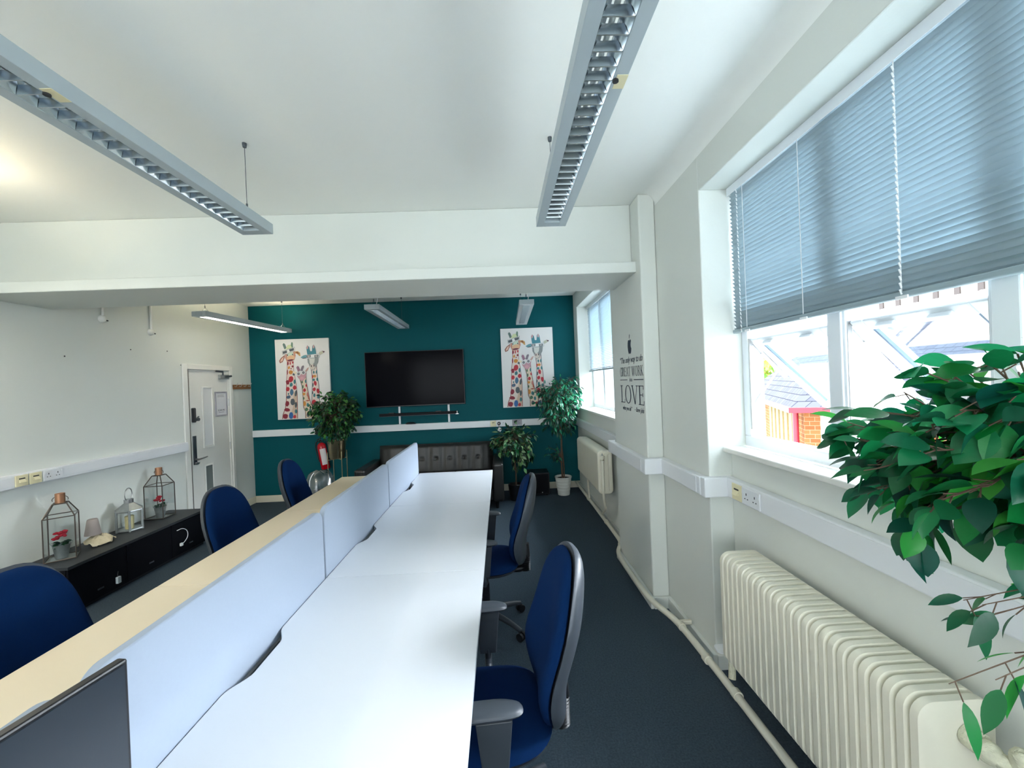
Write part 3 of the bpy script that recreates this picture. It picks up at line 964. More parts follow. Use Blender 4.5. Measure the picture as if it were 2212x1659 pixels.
G().cyl((0.575, -0.03, -0.02), (0.575, -0.03, 0.022), 0.012).box(0.555, 0.598, -0.05, -0.01, -0.026, -0.018).build('end_fitting', M['steel'], sb, smooth=40)
for x in (-0.42, 0.29):
    G().box(x-0.04, x+0.04, -0.05, -0.001, 0.022, 0.032).build('mount', M['black'], sb)
g = G().lathe([(0, 0.028), (0.05, 0.026), (0.075, 0.012), (0.08, 0.0)], (-1.385, YB-0.09, 1.0955))
o = g.build('set_top_puck', M['black'], smooth=50)
o.name = 'media_receiver'
o.scale = (1, 1, 1)
tag(o, 'small dark rounded receiver resting on the trunking below the soundbar', 'receiver')
for v in o.data.vertices:
    v.co.y = YB-0.001-0.052+(v.co.y-(YB-0.09))*0.62

# ------------------------------------------------------------------ giraffe canvases
def giraffes(parent, hue=0):
    """print drawn in a 1135 x 1659 sketch frame and laid on the canvas face"""
    g = G()
    depth = [0]
    hold = [False]
    def m(p):
        x, y = p
        u = (x-30-(y-120)*0.038)/1025.0
        v = (y-105)/1512.0
        return (u-0.5)*0.798, (0.5-v)*1.212
    def poly(P, c):
        if not hold[0]:
            depth[0] += 1
        y = -0.0353-depth[0]*0.00016
        vs = [(m(p)[0], y, m(p)[1]) for p in P]
        ar = sum(vs[i][0]*vs[(i+1) % len(vs)][2]-vs[(i+1) % len(vs)][0]*vs[i][2] for i in range(len(vs)))
        f = tuple(range(len(vs)))
        # viewed from -y: counter-clockwise in (x,z) faces -y
        g.add(vs, [f if ar > 0 else f[::-1]], col=lin(*c))
    def ell(x, y, a, b, c, rot=0, n=16, wob=0.0, seed=0):
        rd = random.Random(seed+int(x*7+y*3))
        P = []
        for i in range(n):
            t = 2*PI*i/n
            k = 1+rd.uniform(-wob, wob)
            px, py = a*k*math.cos(t), b*k*math.sin(t)
            P.append((x+px*math.cos(R(rot))-py*math.sin(R(rot)), y+px*math.sin(R(rot))+py*math.cos(R(rot))))
        poly(P, c)
    red, crim, org, tea, blu, gry, pnk, grn, dk = (186, 44, 58), (136, 30, 50), (206, 138, 60), (60, 122, 128), (44, 98, 160), (84, 92, 98), (214, 150, 150), (70, 110, 84), (62, 48, 56)
    base, base2 = (222, 206, 196), (206, 182, 160)
    # left giraffe
    poly([(262, 520), (390, 520), (396, 700), (425, 860), (445, 1000), (462, 1150), (468, 1607), (165, 1607), (175, 1520), (222, 1400), (240, 1250), (242, 1050), (246, 880), (262, 700)], (150, 84, 78))
    poly([(272, 520), (384, 520), (388, 700), (416, 860), (436, 1000), (452, 1150), (456, 1607), (182, 1607), (192, 1520), (236, 1400), (252, 1250), (254, 1050), (256, 880), (270, 700)], base)
    poly([(390, 1100), (452, 1150), (456, 1607), (300, 1607), (370, 1400)], base2)
    for x, y, a, b, c, r in ((280, 560, 18, 34, crim, 0), (325, 560, 12, 30, red, 0), (372, 545, 14, 26, red, 0), (300, 640, 20, 28, org, 10), (368, 620, 18, 22, crim, 0),
                             (340, 662, 14, 10, crim, 0), (335, 730, 42, 38, org, -20), (268, 720, 12, 50, crim, 0), (390, 770, 22, 24, gry, 0), (335, 860, 44, 56, red, 15),
                             (272, 915, 32, 46, crim, -20), (340, 965, 30, 38, tea, 20), (408, 910, 22, 44, tea, 0), (276, 1045, 34, 42, red, 0), (406, 1022, 36, 42, red, -10),
                             (350, 1105, 34, 66, (70, 110, 140), 0), (430, 1130, 22, 60, gry, 10), (288, 1135, 14, 20, tea, 0), (288, 1195, 42, 32, (74, 96, 120), -10),
                             (370, 1290, 44, 66, gry, -10), (264, 1320, 38, 54, crim, 15), (262, 1435, 58, 34, crim, 5), (430, 1350, 22, 60, gry, 0), (230, 1555, 50, 48, crim, -30),
                             (338, 1545, 42, 66, blu, 0), (432, 1470, 24, 40, tea, 0), (405, 1570, 30, 34, red, 20)):
        ell(x, y, a, b, c, r, 12, 0.10); hold[0] = True
    hold[0] = False
    # ears, head
    poly([(225, 395), (150, 450), (112, 505), (128, 552), (180, 530), (215, 460)], (150, 96, 84))
    poly([(205, 430), (160, 465), (135, 510), (145, 530), (180, 505)], (225, 190, 170))
    poly([(410, 340), (470, 335), (515, 365), (522, 430), (500, 425), (455, 385), (415, 375)], (196, 150, 90))
    poly([(425, 352), (465, 350), (500, 385), (470, 380)], (120, 60, 50))
    poly([(235, 330), (400, 290), (432, 420), (405, 500), (330, 535), (262, 530), (225, 450)], (196, 140, 122))
    poly([(260, 330), (370, 300), (390, 400), (330, 470), (265, 430)], (196, 214, 196))
    ell(335, 455, 78, 44, (220, 178, 140), -8)
    ell(330, 500, 60, 16, (110, 50, 70), -6)
    ell(275, 403, 10, 14, dk); ell(372, 395, 10, 14, dk)
    poly([(215, 290), (180, 200), (200, 172), (230, 195), (262, 280)], (96, 120, 116))
    poly([(330, 270), (345, 175), (362, 158), (378, 180), (380, 265)], (110, 140, 120))
    poly([(235, 290), (275, 215), (330, 205), (360, 265), (330, 290)], (206, 214, 168))
    poly([(166, 324), (411, 250), (418, 336), (320, 357), (265, 385), (180, 395)], (140, 140, 140))
    poly([(172, 330), (405, 258), (412, 330), (320, 350), (265, 378), (185, 388)], (226, 226, 222))
    poly([(180, 335), (262, 310), (268, 360), (190, 380)], gry)
    poly([(302, 295), (395, 270), (400, 320), (322, 340)], gry)
    # right giraffe
    poly([(722, 690), (835, 600), (850, 800), (880, 1000), (892, 1200), (895, 1607), (735, 1607), (730, 1300), (738, 1100), (745, 900), (735, 780)], (120, 110, 112))
    poly([(738, 690), (822, 620), (838, 800), (868, 1000), (880, 1200), (882, 1607), (747, 1607), (742, 1300), (750, 1100), (757, 900), (747, 780)], base)
    for x, y, a, b, c, r in ((778, 745, 16, 30, tea, 0), (828, 740, 14, 36, tea, 10), (790, 820, 34, 26, org, 0), (752, 830, 12, 36, red, 0), (775, 888, 26, 24, tea, 10), (845, 880, 18, 34, tea, 0),
                             (805, 955, 28, 48, red, -15), (760, 985, 16, 36, gry, 0), (785, 1068, 32, 38, red, 20), (858, 1100, 28, 48, red, -10), (788, 1180, 24, 36, tea, 0), (752, 1130, 14, 30, gry, 0),
                             (862, 1215, 24, 36, tea, 0), (778, 1310, 42, 46, red, 20), (850, 1330, 24, 40, grn, 0), (790, 1430, 36, 40, tea, 0), (860, 1450, 20, 40, crim, 0), (800, 1545, 40, 44, blu, 0)):
        ell(x, y, a, b, c, r, 12, 0.10); hold[0] = True
    hold[0] = False
    poly([(640, 408), (580, 420), (525, 455), (560, 478), (640, 470)], (104, 156, 166))
    poly([(625, 462), (640, 474), (570, 480), (560, 470)], dk)
    poly([(880, 372), (940, 345), (992, 358), (975, 385), (900, 425)], (190, 190, 170))
    poly([(940, 348), (992, 356), (972, 384)], (90, 46, 70))
    poly([(655, 470), (870, 470), (862, 560), (820, 640), (800, 690), (745, 712), (710, 680), (690, 600), (665, 560)], (136, 142, 142))
    poly([(690, 480), (800, 480), (790, 560), (740, 620), (700, 570)], (206, 206, 200))
    ell(752, 645, 50, 52, (206, 194, 184))
    ell(734, 628, 9, 20, dk); ell(782, 622, 9, 20, dk)
    poly([(652, 385), (635, 270), (655, 232), (690, 262), (712, 345), (745, 345), (752, 250), (775, 222), (798, 250), (818, 345), (830, 410), (660, 420)], (64, 130, 144))
    ell(657, 272, 16, 34, (196, 150, 150)); ell(777, 262, 16, 34, (196, 160, 160))
    poly([(634, 412), (891, 394), (894, 468), (800, 474), (720, 476), (646, 486)], (150, 160, 166))
    poly([(640, 418), (885, 400), (888, 462), (800, 468), (720, 470), (650, 480)], (228, 228, 226))
    for x in (682, 830):
        poly([(x-40, 425), (x+40, 415), (x+38, 462), (x-34, 468)], gry)
        poly([(x-26, 434), (x+24, 428), (x+24, 452), (x-22, 457)], (190, 186, 182))
    # little giraffe
    poly([(505, 860), (632, 800), (640, 940), (668, 1080), (705, 1250), (735, 1350), (800, 1400), (770, 1607), (612, 1607), (610, 1480), (575, 1400), (562, 1180), (545, 1000)], (132, 104, 96))
    poly([(530, 880), (622, 820), (630, 940), (655, 1080), (692, 1250), (722, 1360), (780, 1420), (750, 1607), (628, 1607), (622, 1480), (590, 1400), (576, 1180), (560, 1000)], (222, 204, 180))
    for x, y, a, b, c, r in ((556, 920, 14, 30, grn, 0), (622, 910, 14, 34, tea, 0), (570, 1010, 14, 36, grn, 0), (635, 990, 16, 26, red, 0), (600, 1075, 28, 34, red, 0), (590, 1150, 28, 26, org, 0),
                             (660, 1160, 18, 40, (196, 120, 110), 0), (585, 1230, 14, 26, grn, 0), (665, 1275, 40, 12, (180, 90, 70), -5), (680, 1220, 16, 40, (180, 100, 80), -10), (602, 1330, 26, 50, org, 0), (665, 1360, 28, 40, tea, -15),
                             (640, 1440, 30, 34, grn, 0), (710, 1460, 24, 36, tea, 0), (670, 1545, 34, 40, gry, 0), (735, 1550, 20, 30, red, 0)):
        ell(x, y, a, b, c, r, 11, 0.1); hold[0] = True
    hold[0] = False
    poly([(455, 790), (640, 745), (625, 840), (570, 905), (520, 885), (470, 830)], (196, 150, 160))
    ell(552, 850, 38, 30, (214, 160, 170)); 
    poly([(375, 700), (400, 712), (455, 735), (440, 775), (400, 755)], (226, 214, 190))
    poly([(615, 715), (650, 665), (690, 645), (670, 700), (640, 735)], (196, 160, 150))
    poly([(445, 640), (465, 615), (492, 625), (520, 700), (475, 725)], (150, 110, 130))
    poly([(520, 705), (548, 625), (580, 605), (595, 630), (565, 715)], (130, 120, 130))
    for x, y in ((488, 765), (582, 745)):
        ell(x, y, 42, 42, (150, 150, 152)); ell(x, y, 38, 38, (232, 232, 230)); ell(x, y, 25, 25, gry); ell(x, y, 11, 11, (160, 160, 164))
    g.build('giraffe_print', M['paint'], parent)

for x, z, lab in ((-2.979, 1.849, 'giraffe canvas on the teal wall left of the television'), (0.4355, 1.8875, 'giraffe canvas on the teal wall right of the television, by the tall fig')):
    t = thing('canvas_picture', lab, 'picture', (x, YB-0.001, z), 0, 'giraffe canvases')
    G().box(-0.402, 0.402, -0.035, -0.001, -0.607, 0.607).build('canvas', M['canvas'], t, bevel=0.003)
    giraffes(t)
# ------------------------------------------------------------------ sofa
sf = thing('sofa', 'black leather sofa with buttoned back against the teal wall', 'sofa', (-0.98, 5.78, 0))
def tufted(w, h, dcx, dcz, nx=60, nz=30):
    vs = []; fs = []
    for j in range(nz+1):
        for i in range(nx+1):
            u, v = i/nx, j/nz
            x = (u-0.5)*w; z = v*h
            cx = (x/dcx+0.5) % 1.0-0.5
            bx = abs(cx)
            zz = (v-0.52)*h
            d = 0.0
            edge = min(1, min(u, 1-u)*14)*min(1, min(v, 1-v)*9)
            seam = math.exp(-(cx*dcx/0.012)**2)*(0.012 if zz < 0 else 0.006)
            btn = 0.022*math.exp(-((cx*dcx)**2+zz*zz)/(0.022**2))
            puff = 0.018*math.cos(PI*cx)
            d = (0.05*math.sqrt(max(0, edge))+puff*edge-seam-btn)
            vs.append((x, -d, z))
    for j in range(nz):
        for i in range(nx):
            a = j*(nx+1)+i
            fs.append((a, a+1, a+nx+2, a+nx+1))
    return vs, fs
bw, bh = 1.66, 0.46
vs, fs = tufted(bw, bh, 0.205, 0.2)
g = G()
T = Matrix.Translation((0, 0.19, 0.36)) @ Matrix.Rotation(R(-12), 4, 'X')
g.T = T
g.add(vs, fs)
g.build('back_cushion', M['leather'], sf, smooth=60)
g = G(); g.T = T
g.box(-bw/2, bw/2, 0.0, 0.11, -0.0, bh)
g.build('back_frame', M['leather'], sf, bevel=0.03, seg=3)
g = G(); g.T = T
for i in range(-3, 4):
    g.ball((i*0.205, -0.045, 0.52*bh), 0.011, 8, 6, (1, 0.5, 1))
g.build('buttons', M['leather'], sf, smooth=60)
for s in (-1, 0, 1):
    G().box(s*0.555-0.275, s*0.555+0.275, -0.42, 0.19, 0.27, 0.42).build('seat_cushion', M['leather'], sf, bevel=0.03, seg=3)
G().box(-0.83, 0.83, -0.38, 0.38, 0.12, 0.265).build('base', M['leather'], sf, bevel=0.01)
for s in (-1, 1):
    pr = rrect(-0.44, 0.36, 0.42, 0.62, 0.05, 4)
    g = G()
    g.box(s*0.905-0.07, s*0.905+0.07, -0.42, 0.40, 0.10, 0.60)
    g.build('arm', M['leather'], sf, bevel=0.03, seg=3)
for x in (-0.88, 0.88):
    for y in (-0.34, 0.32):
        G().cyl((x, y, 0), (x, y, 0.10), 0.02, 0.028).build('foot', M['black'], sf)

# ------------------------------------------------------------------ radiators and heating pipe
rd = thing('column_radiator', 'cream multi-section radiator under the near window beside the plant', 'radiator', (1.13, 1.475, 0), 0)
n = 25
y0, y1 = 1.0-1.475, 1.955-1.475
pit = (y1-y0)/n
for i in range(n):
    yc = y0+pit*(i+0.5)
    g = G()
    out = rrect(-0.10, 0.105, 0.27, 0.80, 0.045, 6)
    inn = [(x*0.90+0.0002, 0.535+(z-0.535)*0.955) for x, z in out]
    k = len(out)
    hp = pit*0.5
    prof = [(inn, -hp*0.98), (out, -hp*0.55), (out, hp*0.55), (inn, hp*0.98)]
    vs = []
    for P, yy in prof:
        vs += [(x, yc+yy, z) for x, z in P]
    fs = []
    for a in range(3):
        fs += [(a*k+j, (a+1)*k+j, (a+1)*k+(j+1) % k, a*k+(j+1) % k) for j in range(k)]
    fs += [tuple(range(k)), tuple(range(4*k-1, 3*k-1, -1))]
    g.add(vs, fs)
    g.build('section', M['rad'], rd, smooth=50)
g = G()
g.cyl((0.02, y0-0.001, 0.72), (0.02, y0-0.03, 0.72), 0.028)
g.ball((0.02, y0-0.045, 0.715), 0.027, 12, 8)
g.cyl((0.02, y0-0.05, 0.715), (0.045, y0-0.085, 0.70), 0.019)
g.build('valve', M['flaky'], rd, smooth=50)
g = G()
g.cyl((0.05, y0-0.09, 0.735), (0.05, y0-0.09, 0.66), 0.024)
g.ball((0.05, y0-0.09, 0.735), 0.024, 12, 8).cyl((0.05, y0-0.09, 0.69), (0.05, y0-0.09, 0.665), 0.03, n=6)
g.cyl((0.05, y0-0.09, 0.66), (0.05, y0-0.09, 0.155), 0.014)
g.build('valve_pipe', M['flaky'], rd, smooth=50)
for yy in (y0+0.14, y1-0.14):
    G().box(0.106, 0.159, yy-0.012, yy+0.012, 0.62, 0.65).build('wall_bracket', M['rad'], rd)
    G().box(0.106, 0.159, yy-0.012, yy+0.012, 0.33, 0.36).build('wall_bracket', M['rad'], rd)
g = G().tube(smooth_path([(-0.005, y1+0.0, 0.30), (-0.005, y1+0.05, 0.30), (-0.01, y1+0.075, 0.26), (-0.035, y1+0.04, 0.14)], 2), 0.017, 10)
g.cyl((-0.005, y1+0.03, 0.272), (-0.005, y1+0.03, 0.328), 0.024)
g.build('pipe_elbow', M['flaky'], rd, smooth=60)
G().prism(rrect(-0.09, 0.01, y1+0.045, y1+0.115, 0.02), 'z', 0.262, 0.268).build('bracket_plate', M['pvc'], rd)

rf = thing('panel_radiator', 'smooth cream radiator under the far window near the white pot', 'radiator', (1.06, 4.75, 0))
pr = rrect(-0.08, 0.075, 0.46, 0.915, 0.045, 6)
G().prism(pr, 'y', -0.54, 0.60).build('body', M['rad'], rf, smooth=40, bevel=0.012, seg=3)
g = G()
for x in (-0.045, -0.005, 0.04):
    g.prism(rrect(x-0.013, x+0.013, 0.49, 0.88, 0.012), 'y', -0.560, -0.54)
g.build('end_columns', M['rad'], rf, smooth=40)
g = G().cyl((-0.045, -0.60, 0.875), (-0.045, -0.60, 0.84), 0.022).cyl((-0.045, -0.60, 0.825), (-0.045, -0.60, 0.81), 0.022)
g.cyl((-0.045, -0.60, 0.86), (-0.02, -0.55, 0.86), 0.014).cyl((-0.045, -0.60, 0.81), (-0.045, -0.60, 0.52), 0.0135)
g.tube(smooth_path([(-0.045, -0.60, 0.53), (-0.045, -0.595, 0.44), (-0.03, -0.57, 0.36), (0.0, -0.50, 0.30), (0.015, -0.40, 0.25), (0.03, -0.20, 0.145)], 2), 0.0135, 10)
g.build('valve_pipe', M['radpipe'], rf, smooth=60)
G().cyl((-0.045, -0.60, 0.875), (-0.045, -0.60, 0.90), 0.006, 0.002).build('valve_spindle', M['dark_steel'], rf)
for y in (-0.3, 0.3):
    G().box(0.076, 0.119, y-0.012, y+0.012, 0.5, 0.85).build('wall_bracket', M['rad'], rf)
G().tube([(0.02, 0.5, 0.48), (0.035, 0.5, 0.13)], 0.013, 8).build('return_pipe', M['radpipe'], rf)

pp = thing('heating_pipe', 'cream heating pipe running low along the window wall', 'pipe', (1.09, 3.0, 0.105))
P = [(0.01, 3.2, 0), (0.005, 0.95, 0), (-0.015, 0.80, 0), (-0.10, 0.62, 0.005), (-0.115, 0.45, 0), (-0.112, 0.0, 0), (-0.10, -0.20, 0), (-0.035, -0.42, 0), (-0.02, -0.6, 0), (-0.005, -1.2, 0), (0.0, -3.5, 0)]
G().tube(smooth_path(P, 3), 0.0195, 14).build('pipe', M['radpipe'], pp, smooth=60)
for (x, y) in ((-0.022, 0.78), (-0.025, -0.50), (-0.018, -0.80), (-0.006, -1.06), (0.006, 1.40), (0.007, 2.3)):
    G().cyl((x, y-0.018, 0), (x, y+0.018, 0), 0.0245, n=16).build('pipe_joint', M['radpipe'], pp, smooth=40)
for (x, y) in ((-0.03, 0.75), (-0.03, -0.46), (0.0, -1.75)):
    G().box(x, 0.055 if y > -1 else 0.16, y-0.012, y+0.012, -0.012, 0.012).build('wall_clip', M['radpipe'], pp, bevel=0.003)

# ------------------------------------------------------------------ quote on the pilaster
def quote():
    t = thing('wall_quote', 'dark blue vinyl quote with bitten apple symbol on the white pilaster', 'wall decal', (1.04, 3.21, 1.62))
    # local text plane: reading direction runs towards -y, up is +z, faces -x
    T = Matrix(((0, 0, -1, -0.0008), (-1, 0, 0, 0), (0, 1, 0, 0), (0, 0, 0, 1)))
    def P(pl):
        return pl
    def flat(name, polys, m=M['vinyl']):
        g = G(); g.T = T
        for Q in polys:
            g.prism(Q, 'z', 0, 0.0006)
        return g.build(name, m, t)
    # apple silhouette
    A = [(0, 0.085), (0.018, 0.094), (0.040, 0.092), (0.055, 0.080)]
    A += [(0.040, 0.066), (0.034, 0.048), (0.040, 0.030), (0.056, 0.018)]
    A += [(0.048, -0.004), (0.034, -0.022), (0.020, -0.027), (0.006, -0.021), (-0.008, -0.021), (-0.022, -0.027), (-0.036, -0.020),
          (-0.054, 0.006), (-0.062, 0.038), (-0.058, 0.068), (-0.044, 0.088), (-0.022, 0.094)]
    oz = 0.255
    flat('apple_symbol', [[(x*0.75, z*0.95+oz) for x, z in A], [(-0.004, 0.098+oz), (0.004, 0.098+oz), (0.014, 0.125+oz), (0.006, 0.132+oz), (-0.002, 0.118+oz)]])
    def T2(x, z):
        return T @ Matrix.Translation((x, z, 0))
    text_mesh('first_line', '\u201cThe only way to do', 0.072, t, M['vinyl'], T2(0, 0.163), 0.35, 0.93)
    text_mesh('small_words', 'is to', 0.045, t, M['vinyl'], T2(0, 0.012), 0.0, 0.8)
    text_mesh('closing_words', 'what you do\u201d', 0.050, t, M['vinyl'], T2(-0.125, -0.225), 0.35, 0.85)
    text_mesh('signature', '\u2013 Steve Jobs', 0.050, t, M['vinyl'], T2(0.165, -0.222), 0.35, 0.85)
    flat('rule', [[(-0.285, 0.022), (-0.09, 0.022), (-0.09, 0.028), (-0.285, 0.028)]])
    flat('rule', [[(0.07, 0.022), (0.285, 0.022), (0.285, 0.028), (0.07, 0.028)]])
    # serif capitals from strokes (unit box, height 1)
    def st(a, b, w):
        ax, ay = a; bx, by = b
        L = math.hypot(bx-ax, by-ay); nx, ny = -(by-ay)/L*w/2, (bx-ax)/L*w/2
        return [(ax-nx, ay-ny), (bx-nx, by-ny), (bx+nx, by+ny), (ax+nx, ay+ny)]
    def ser(x, y, w):
        return [(x-w/2, y-0.02), (x+w/2, y-0.02), (x+w/2, y+0.02), (x-w/2, y+0.02)]
    def ring(cx, cy, rx, ry, wx, wy, a0=0, a1=360, n=28):
        out = []
        for i in range(n):
            t0, t1 = R(a0+(a1-a0)*i/n), R(a0+(a1-a0)*(i+1)/n)
            out.append([(cx+rx*math.cos(t0), cy+ry*math.sin(t0)), (cx+rx*math.cos(t1), cy+ry*math.sin(t1)),
                        (cx+(rx-wx)*math.cos(t1), cy+(ry-wy)*math.sin(t1)), (cx+(rx-wx)*math.cos(t0), cy+(ry-wy)*math.sin(t0))])
        return out
    K, k = 0.10, 0.045
    F = {
        'L': (0.62, [st((0.16, 0), (0.16, 1), K), ser(0.16, 0.98, 0.28), ser(0.3, 0.02, 0.56), st((0.57, 0.0), (0.60, 0.22), k)]),
        'O': (0.86, ring(0.43, 0.5, 0.40, 0.52, K, k)),
        'V': (0.84, [st((0.14, 1), (0.44, 0), K), st((0.70, 1), (0.46, 0), k), ser(0.14, 0.98, 0.26), ser(0.70, 0.98, 0.24)]),
        'E': (0.66, [st((0.18, 0), (0.18, 1), K), ser(0.33, 0.98, 0.58), ser(0.33, 0.02, 0.60), ser(0.34, 0.52, 0.36), st((0.6, 1), (0.6, 0.8), k), st((0.61, 0), (0.64, 0.22), k), st((0.51, 0.42), (0.51, 0.62), k)]),
        'G': (0.86, ring(0.45, 0.5, 0.40, 0.52, K, k, 40, 350, 24)+[st((0.78, 0.05), (0.78, 0.42), K), ser(0.74, 0.44, 0.26), st((0.75, 1.0), (0.75, 0.76), k)]),
        'R': (0.78, [st((0.18, 0), (0.18, 1), K), ser(0.18, 0.02, 0.28), ser(0.26, 0.98, 0.40), ser(0.3, 0.5, 0.24)]+ring(0.36, 0.74, 0.24, 0.26, K, k, -90, 90, 12)+[st((0.38, 0.5), (0.70, 0.0), K)]),
        'A': (0.84, [st((0.12, 0), (0.42, 1), k), st((0.42, 1), (0.72, 0), K), ser(0.12, 0.02, 0.22), ser(0.72, 0.02, 0.24), st((0.22, 0.34), (0.62, 0.34), k)]),
        'T': (0.76, [st((0.38, 0), (0.38, 1), K), ser(0.38, 0.02, 0.28), ser(0.38, 0.98, 0.68), st((0.05, 1), (0.05, 0.8), k), st((0.71, 1), (0.71, 0.8), k)]),
        'W': (1.14, [st((0.12, 1), (0.36, 0), K), st((0.36, 0), (0.58, 1), k), st((0.55, 1), (0.80, 0), K), st((0.80, 0), (1.02, 1), k), ser(0.12, 0.98, 0.22), ser(1.02, 0.98, 0.2), ser(0.56, 0.98, 0.2)]),
        'K': (0.82, [st((0.18, 0), (0.18, 1), K), ser(0.18, 0.02, 0.28), ser(0.18, 0.98, 0.28), st((0.22, 0.42), (0.68, 1), k), st((0.34, 0.56), (0.72, 0), K), ser(0.72, 0.02, 0.22), ser(0.68, 0.98, 0.2)]),
        ' ': (0.34, []),
    }
    def word(name, s, width, h, z):
        tot = sum(F[c][0] for c in s)
        sx = width/tot
        x = -width/2
        polys = []
        for c in s:
            w, ps = F[c]
            for Q in ps:
                polys.append([(x+a*sx, z+b*h) for a, b in Q])
            x += w*sx
        flat(name, polys)
    word('capitals', 'GREAT WORK', 0.57, 0.075, 0.055)
    word('large_capitals', 'LOVE', 0.57, 0.145, -0.165)
quote()

# ------------------------------------------------------------------ low cabinet and what stands on it
cb = thing('low_cabinet', 'long low black media cabinet against the left wall', 'cabinet', (-3.775, 3.94, 0))
G().box(0.0, 0.425, -0.74, 0.74, 0.366, 0.39).build('top', M['blacktop'], cb, bevel=0.002)
G().box(0.005, 0.40, -0.735, 0.735, 0.03, 0.365).build('carcass', M['navyblack'], cb)
G().box(0.02, 0.38, -0.72, 0.72, 0.0, 0.03).build('plinth', M['black'], cb)
for i in range(3):
    y = -0.735+i*0.49
    o = G().box(0.401, 0.418, y+0.003, y+0.487, 0.04, 0.36).build('door', M['navyblack'], cb, bevel=0.002)
    G().box(0.419, 0.424, y+0.22, y+0.27, 0.10, 0.112).build('handle', M['dark_steel'], o)
wc = thing('white_cable', 'white cable with small plug looping over the front of the black cabinet', 'cable', (-3.35, 4.30, 0.24))
G().tube(smooth_path([(0.004, -0.06, 0.055), (0.012, 0.0, 0.06), (0.016, 0.06, 0.02), (0.014, 0.07, -0.05), (0.014, 0.02, -0.09), (0.014, -0.01, -0.095)], 2), 0.0035, 6).build('lead', M['cord'], wc)
G().box(0.004, 0.024, -0.035, -0.008, -0.115, -0.085).build('plug_body', M['pvc'], wc, bevel=0.003)
mt = thing('wall_adapter', 'small grey adapter hanging on the front of the black cabinet', 'adapter', (-3.35, 3.585, 0.11))
G().box(0.004, 0.026, -0.016, 0.016, -0.028, 0.028).build('body', M['lamp_grey'], mt, bevel=0.003)
G().tube([(0.01, 0, 0.028), (0.01, 0.0, 0.05), (0.006, 0.01, 0.07)], 0.003, 6).build('lead', M['slot'], mt)

def bar(g, a, b, r=0.0045):
    return g.cyl(a, b, r, n=6)
def glass_lantern(label, loc, rz):
    t = thing('glass_lantern', label, 'lantern', loc, rz, 'wire and glass lanterns')
    s, h1, h2, q = 0.088, 0.345, 0.445, 0.040
    C = [(-s, -s), (s, -s), (s, s), (-s, s)]
    g = G()
    for i in range(4):
        a, b = C[i], C[(i+1) % 4]
        bar(g, (a[0], a[1], 0.006), (b[0], b[1], 0.006)); bar(g, (a[0], a[1], h1), (b[0], b[1], h1))
        bar(g, (a[0], a[1], 0.006), (a[0], a[1], h1))
        k = q/s
        bar(g, (a[0], a[1], h1), (a[0]*k, a[1]*k, h2))
        bar(g, (a[0]*k, a[1]*k, h2), (b[0]*k, b[1]*k, h2))
    g.build('wire_frame', M['bronze'], t, smooth=50)
    G().box(-s, s, -s, s, 0.001, 0.004).build('base_plate', M['dimglass'], t)
    g = G()
    for i in range(4):
        a, b = C[i], C[(i+1) % 4]
        k = q/s
        g.add([(a[0], a[1], 0.01), (b[0], b[1], 0.01), (b[0], b[1], h1), (a[0], a[1], h1)], [(0, 1, 2, 3)])
        g.add([(a[0], a[1], h1), (b[0], b[1], h1), (b[0]*k, b[1]*k, h2), (a[0]*k, a[1]*k, h2)], [(0, 1, 2, 3)])
    g.build('glass_panes', M['clear'], t)
    G().box(-q, q, -q, q, h2, h2+0.004).build('top_plate', M['bronze'], t)
    g = G().lathe([(0.0, 0.07), (0.026, 0.07), (0.030, 0.075), (0.030, 0.0), (0.036, 0.0)], (0, 0, h2+0.004), 20)
    g.build('copper_collar', M['copper'], t, smooth=40)
    g = G().tube([(0.045*math.cos(R(a)), 0, h2+0.03+0.03*math.sin(R(a))) for a in range(-20, 201, 20)], 0.0025, 6)
    g.build('ring_handle', M['bronze'], t)
    return t
def flower_pot(label, loc, rz, seed):
    rd = random.Random(seed)
    t = thing('flower_pot', label, 'potted flowers', loc, rz, 'potted red flowers inside the lanterns')
    G().lathe([(0.0, 0.001), (0.036, 0.001), (0.052, 0.105), (0.055, 0.11), (0.050, 0.108), (0.045, 0.09), (0.0, 0.09)], (0, 0, 0), 24).build('bucket', M['zinc'], t, smooth=40)
    g = G()
    for s in (-1, 1):
        g.tube([(s*0.052, 0, 0.10), (s*0.068, 0, 0.115), (s*0.072, 0, 0.13), (s*0.06, 0, 0.125), (s*0.052, 0, 0.11)], 0.002, 5)
    g.build('ear_handle', M['zinc'], t)
    g = G()
    for i in range(26):
        a = rd.uniform(0, 2*PI); r = rd.uniform(0.01, 0.05)
        leaf(g, (r*0.5*math.cos(a), r*0.5*math.sin(a), 0.10+rd.uniform(0, 0.03)), (math.cos(a), math.sin(a), rd.uniform(-0.2, 0.8)), rd.uniform(0.03, 0.045), 0.022, lin(24, rd.randint(50, 80), 44), rd)
    g.build('foliage', M['leaf'], t, smooth=60)
    g = G()
    for i in range(4):
        a = rd.uniform(0, 2*PI)
        c = (rd.uniform(-0.035, 0.035), rd.uniform(-0.035, 0.035), 0.155+rd.uniform(0, 0.05))
        for k in range(9):
            b = 2*PI*k/5+k*0.3
            r = 0.010+0.006*(k > 4)
            g.ball((c[0]+r*math.cos(b), c[1]+r*math.sin(b), c[2]+rd.uniform(-0.006, 0.008)), 0.013, 7, 5, (1, 1, 0.7))
    g.build('blooms', M['petal'], t, smooth=60)
    return t
